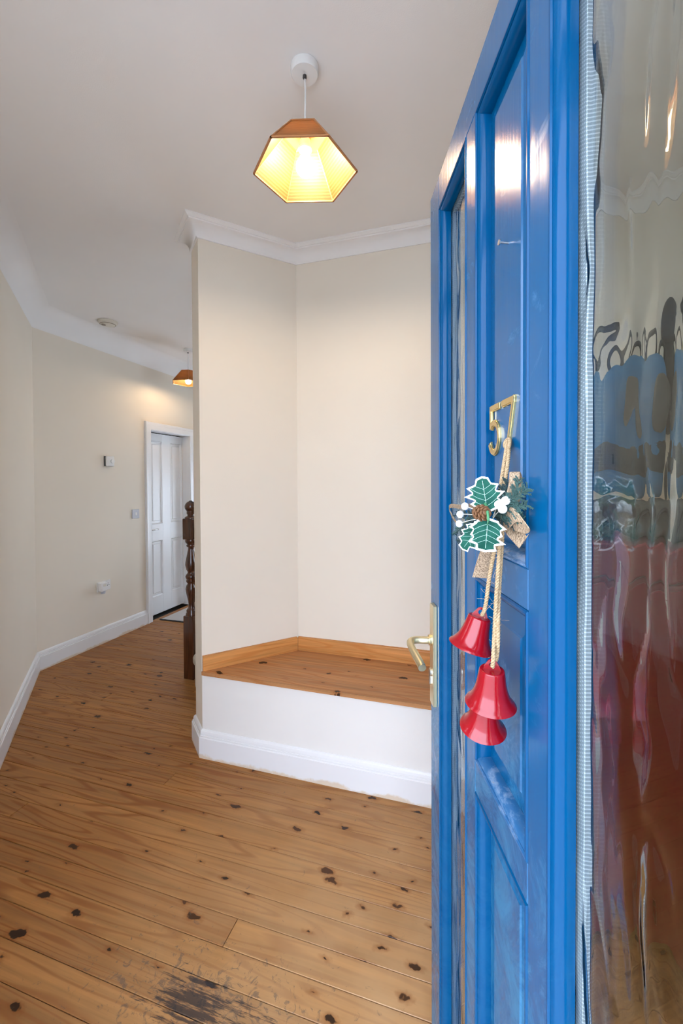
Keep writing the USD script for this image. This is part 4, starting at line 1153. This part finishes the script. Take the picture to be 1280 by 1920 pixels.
hd = thing("holdall", "flat dark grey holdall lying on the red cupboard", "bag", (0.64, 1.645, 1.2325))
obj(hd, "body", pillow(0.54, 0.30, 0.125, (0, 0, 0), 0.4, 3), "grey_fabric", smooth=True)
obj(hd, "strap", tube(smoothline([(-0.2, -0.155, 0.05), (-0.1, -0.175, 0.09), (0.05, -0.172, 0.10), (0.2, -0.155, 0.05)], 30), 0.008, 10), "black_fabric", smooth=True)
bp = thing("backpack", "blue backpack with a grey pocket and black base behind the rippled glass", "backpack", (0.53, 1.66, 1.366))
obj(bp, "body", pillow(0.30, 0.20, 0.46, (0, 0, 0), 0.5, 7, 0.014), "navy_fabric", smooth=True)
obj(bp, "pocket", pillow(0.17, 0.06, 0.18, (0.05, -0.10, 0.20), 0.55, 8, 0.006), "grey_fabric", smooth=True)
obj(bp, "base_patch", pillow(0.312, 0.205, 0.12, (0, -0.004, 0.07), 0.45, 9, 0.008), "black_fabric", smooth=True)
obj(bp, "strap", tube(smoothline([(-0.09, 0, 0.44), (-0.11, -0.05, 0.50), (-0.06, -0.06, 0.53), (-0.03, 0, 0.44)], 24), 0.011, 10), "black_fabric", smooth=True)
obj(bp, "strap", tube(smoothline([(0.03, 0, 0.44), (0.05, -0.05, 0.49), (0.09, -0.06, 0.50), (0.11, 0, 0.43)], 24), 0.011, 10), "black_fabric", smooth=True)
hm = thing("helmet", "round black helmet with pale stickers at the right of the red cupboard", "helmet", (0.80, 1.60, 1.366))
sh = trimesh.creation.icosphere(4)
v = sh.vertices.copy()
v[:, 2] = np.maximum(v[:, 2], -0.55)
v = v * [0.105, 0.125, 0.10]
obj(hm, "shell", move(trimesh.Trimesh(v, sh.faces, process=False), (0, 0, 0.055)), "dark_plastic", smooth=40)
obj(hm, "sticker", move(rbox(-0.052, -0.022, -0.0015, 0.0015, -0.013, 0.013, 0.001), (0, -0.1245, 0.075)), "white_plastic", label="pale sticker")
obj(hm, "sticker", move(rbox(-0.045, -0.012, -0.0015, 0.0015, -0.010, 0.010, 0.001), (0, -0.127, 0.042)), "white_plastic", label="pale sticker")
jk = thing("hooded_jacket", "black jacket hanging on a hook on the alcove wall behind the glass", "jacket", (0.93, CYW - 0.075, 1.62))
obj(jk, "hood", pillow(0.20, 0.13, 0.20, (0, -0.01, 0.40), 0.7, 21, 0.02), "black_fabric", smooth=True)
obj(jk, "body", pillow(0.26, 0.13, 0.44, (0.06, 0, 0.0), 0.6, 22, 0.02), "black_fabric", smooth=True)
obj(jk, "hook", tube(smoothline([(0, 0.0735, 0.62), (0, 0.04, 0.62), (0, 0.02, 0.60), (0, 0.015, 0.58)], 14), 0.004, 8), "steel", smooth=True)
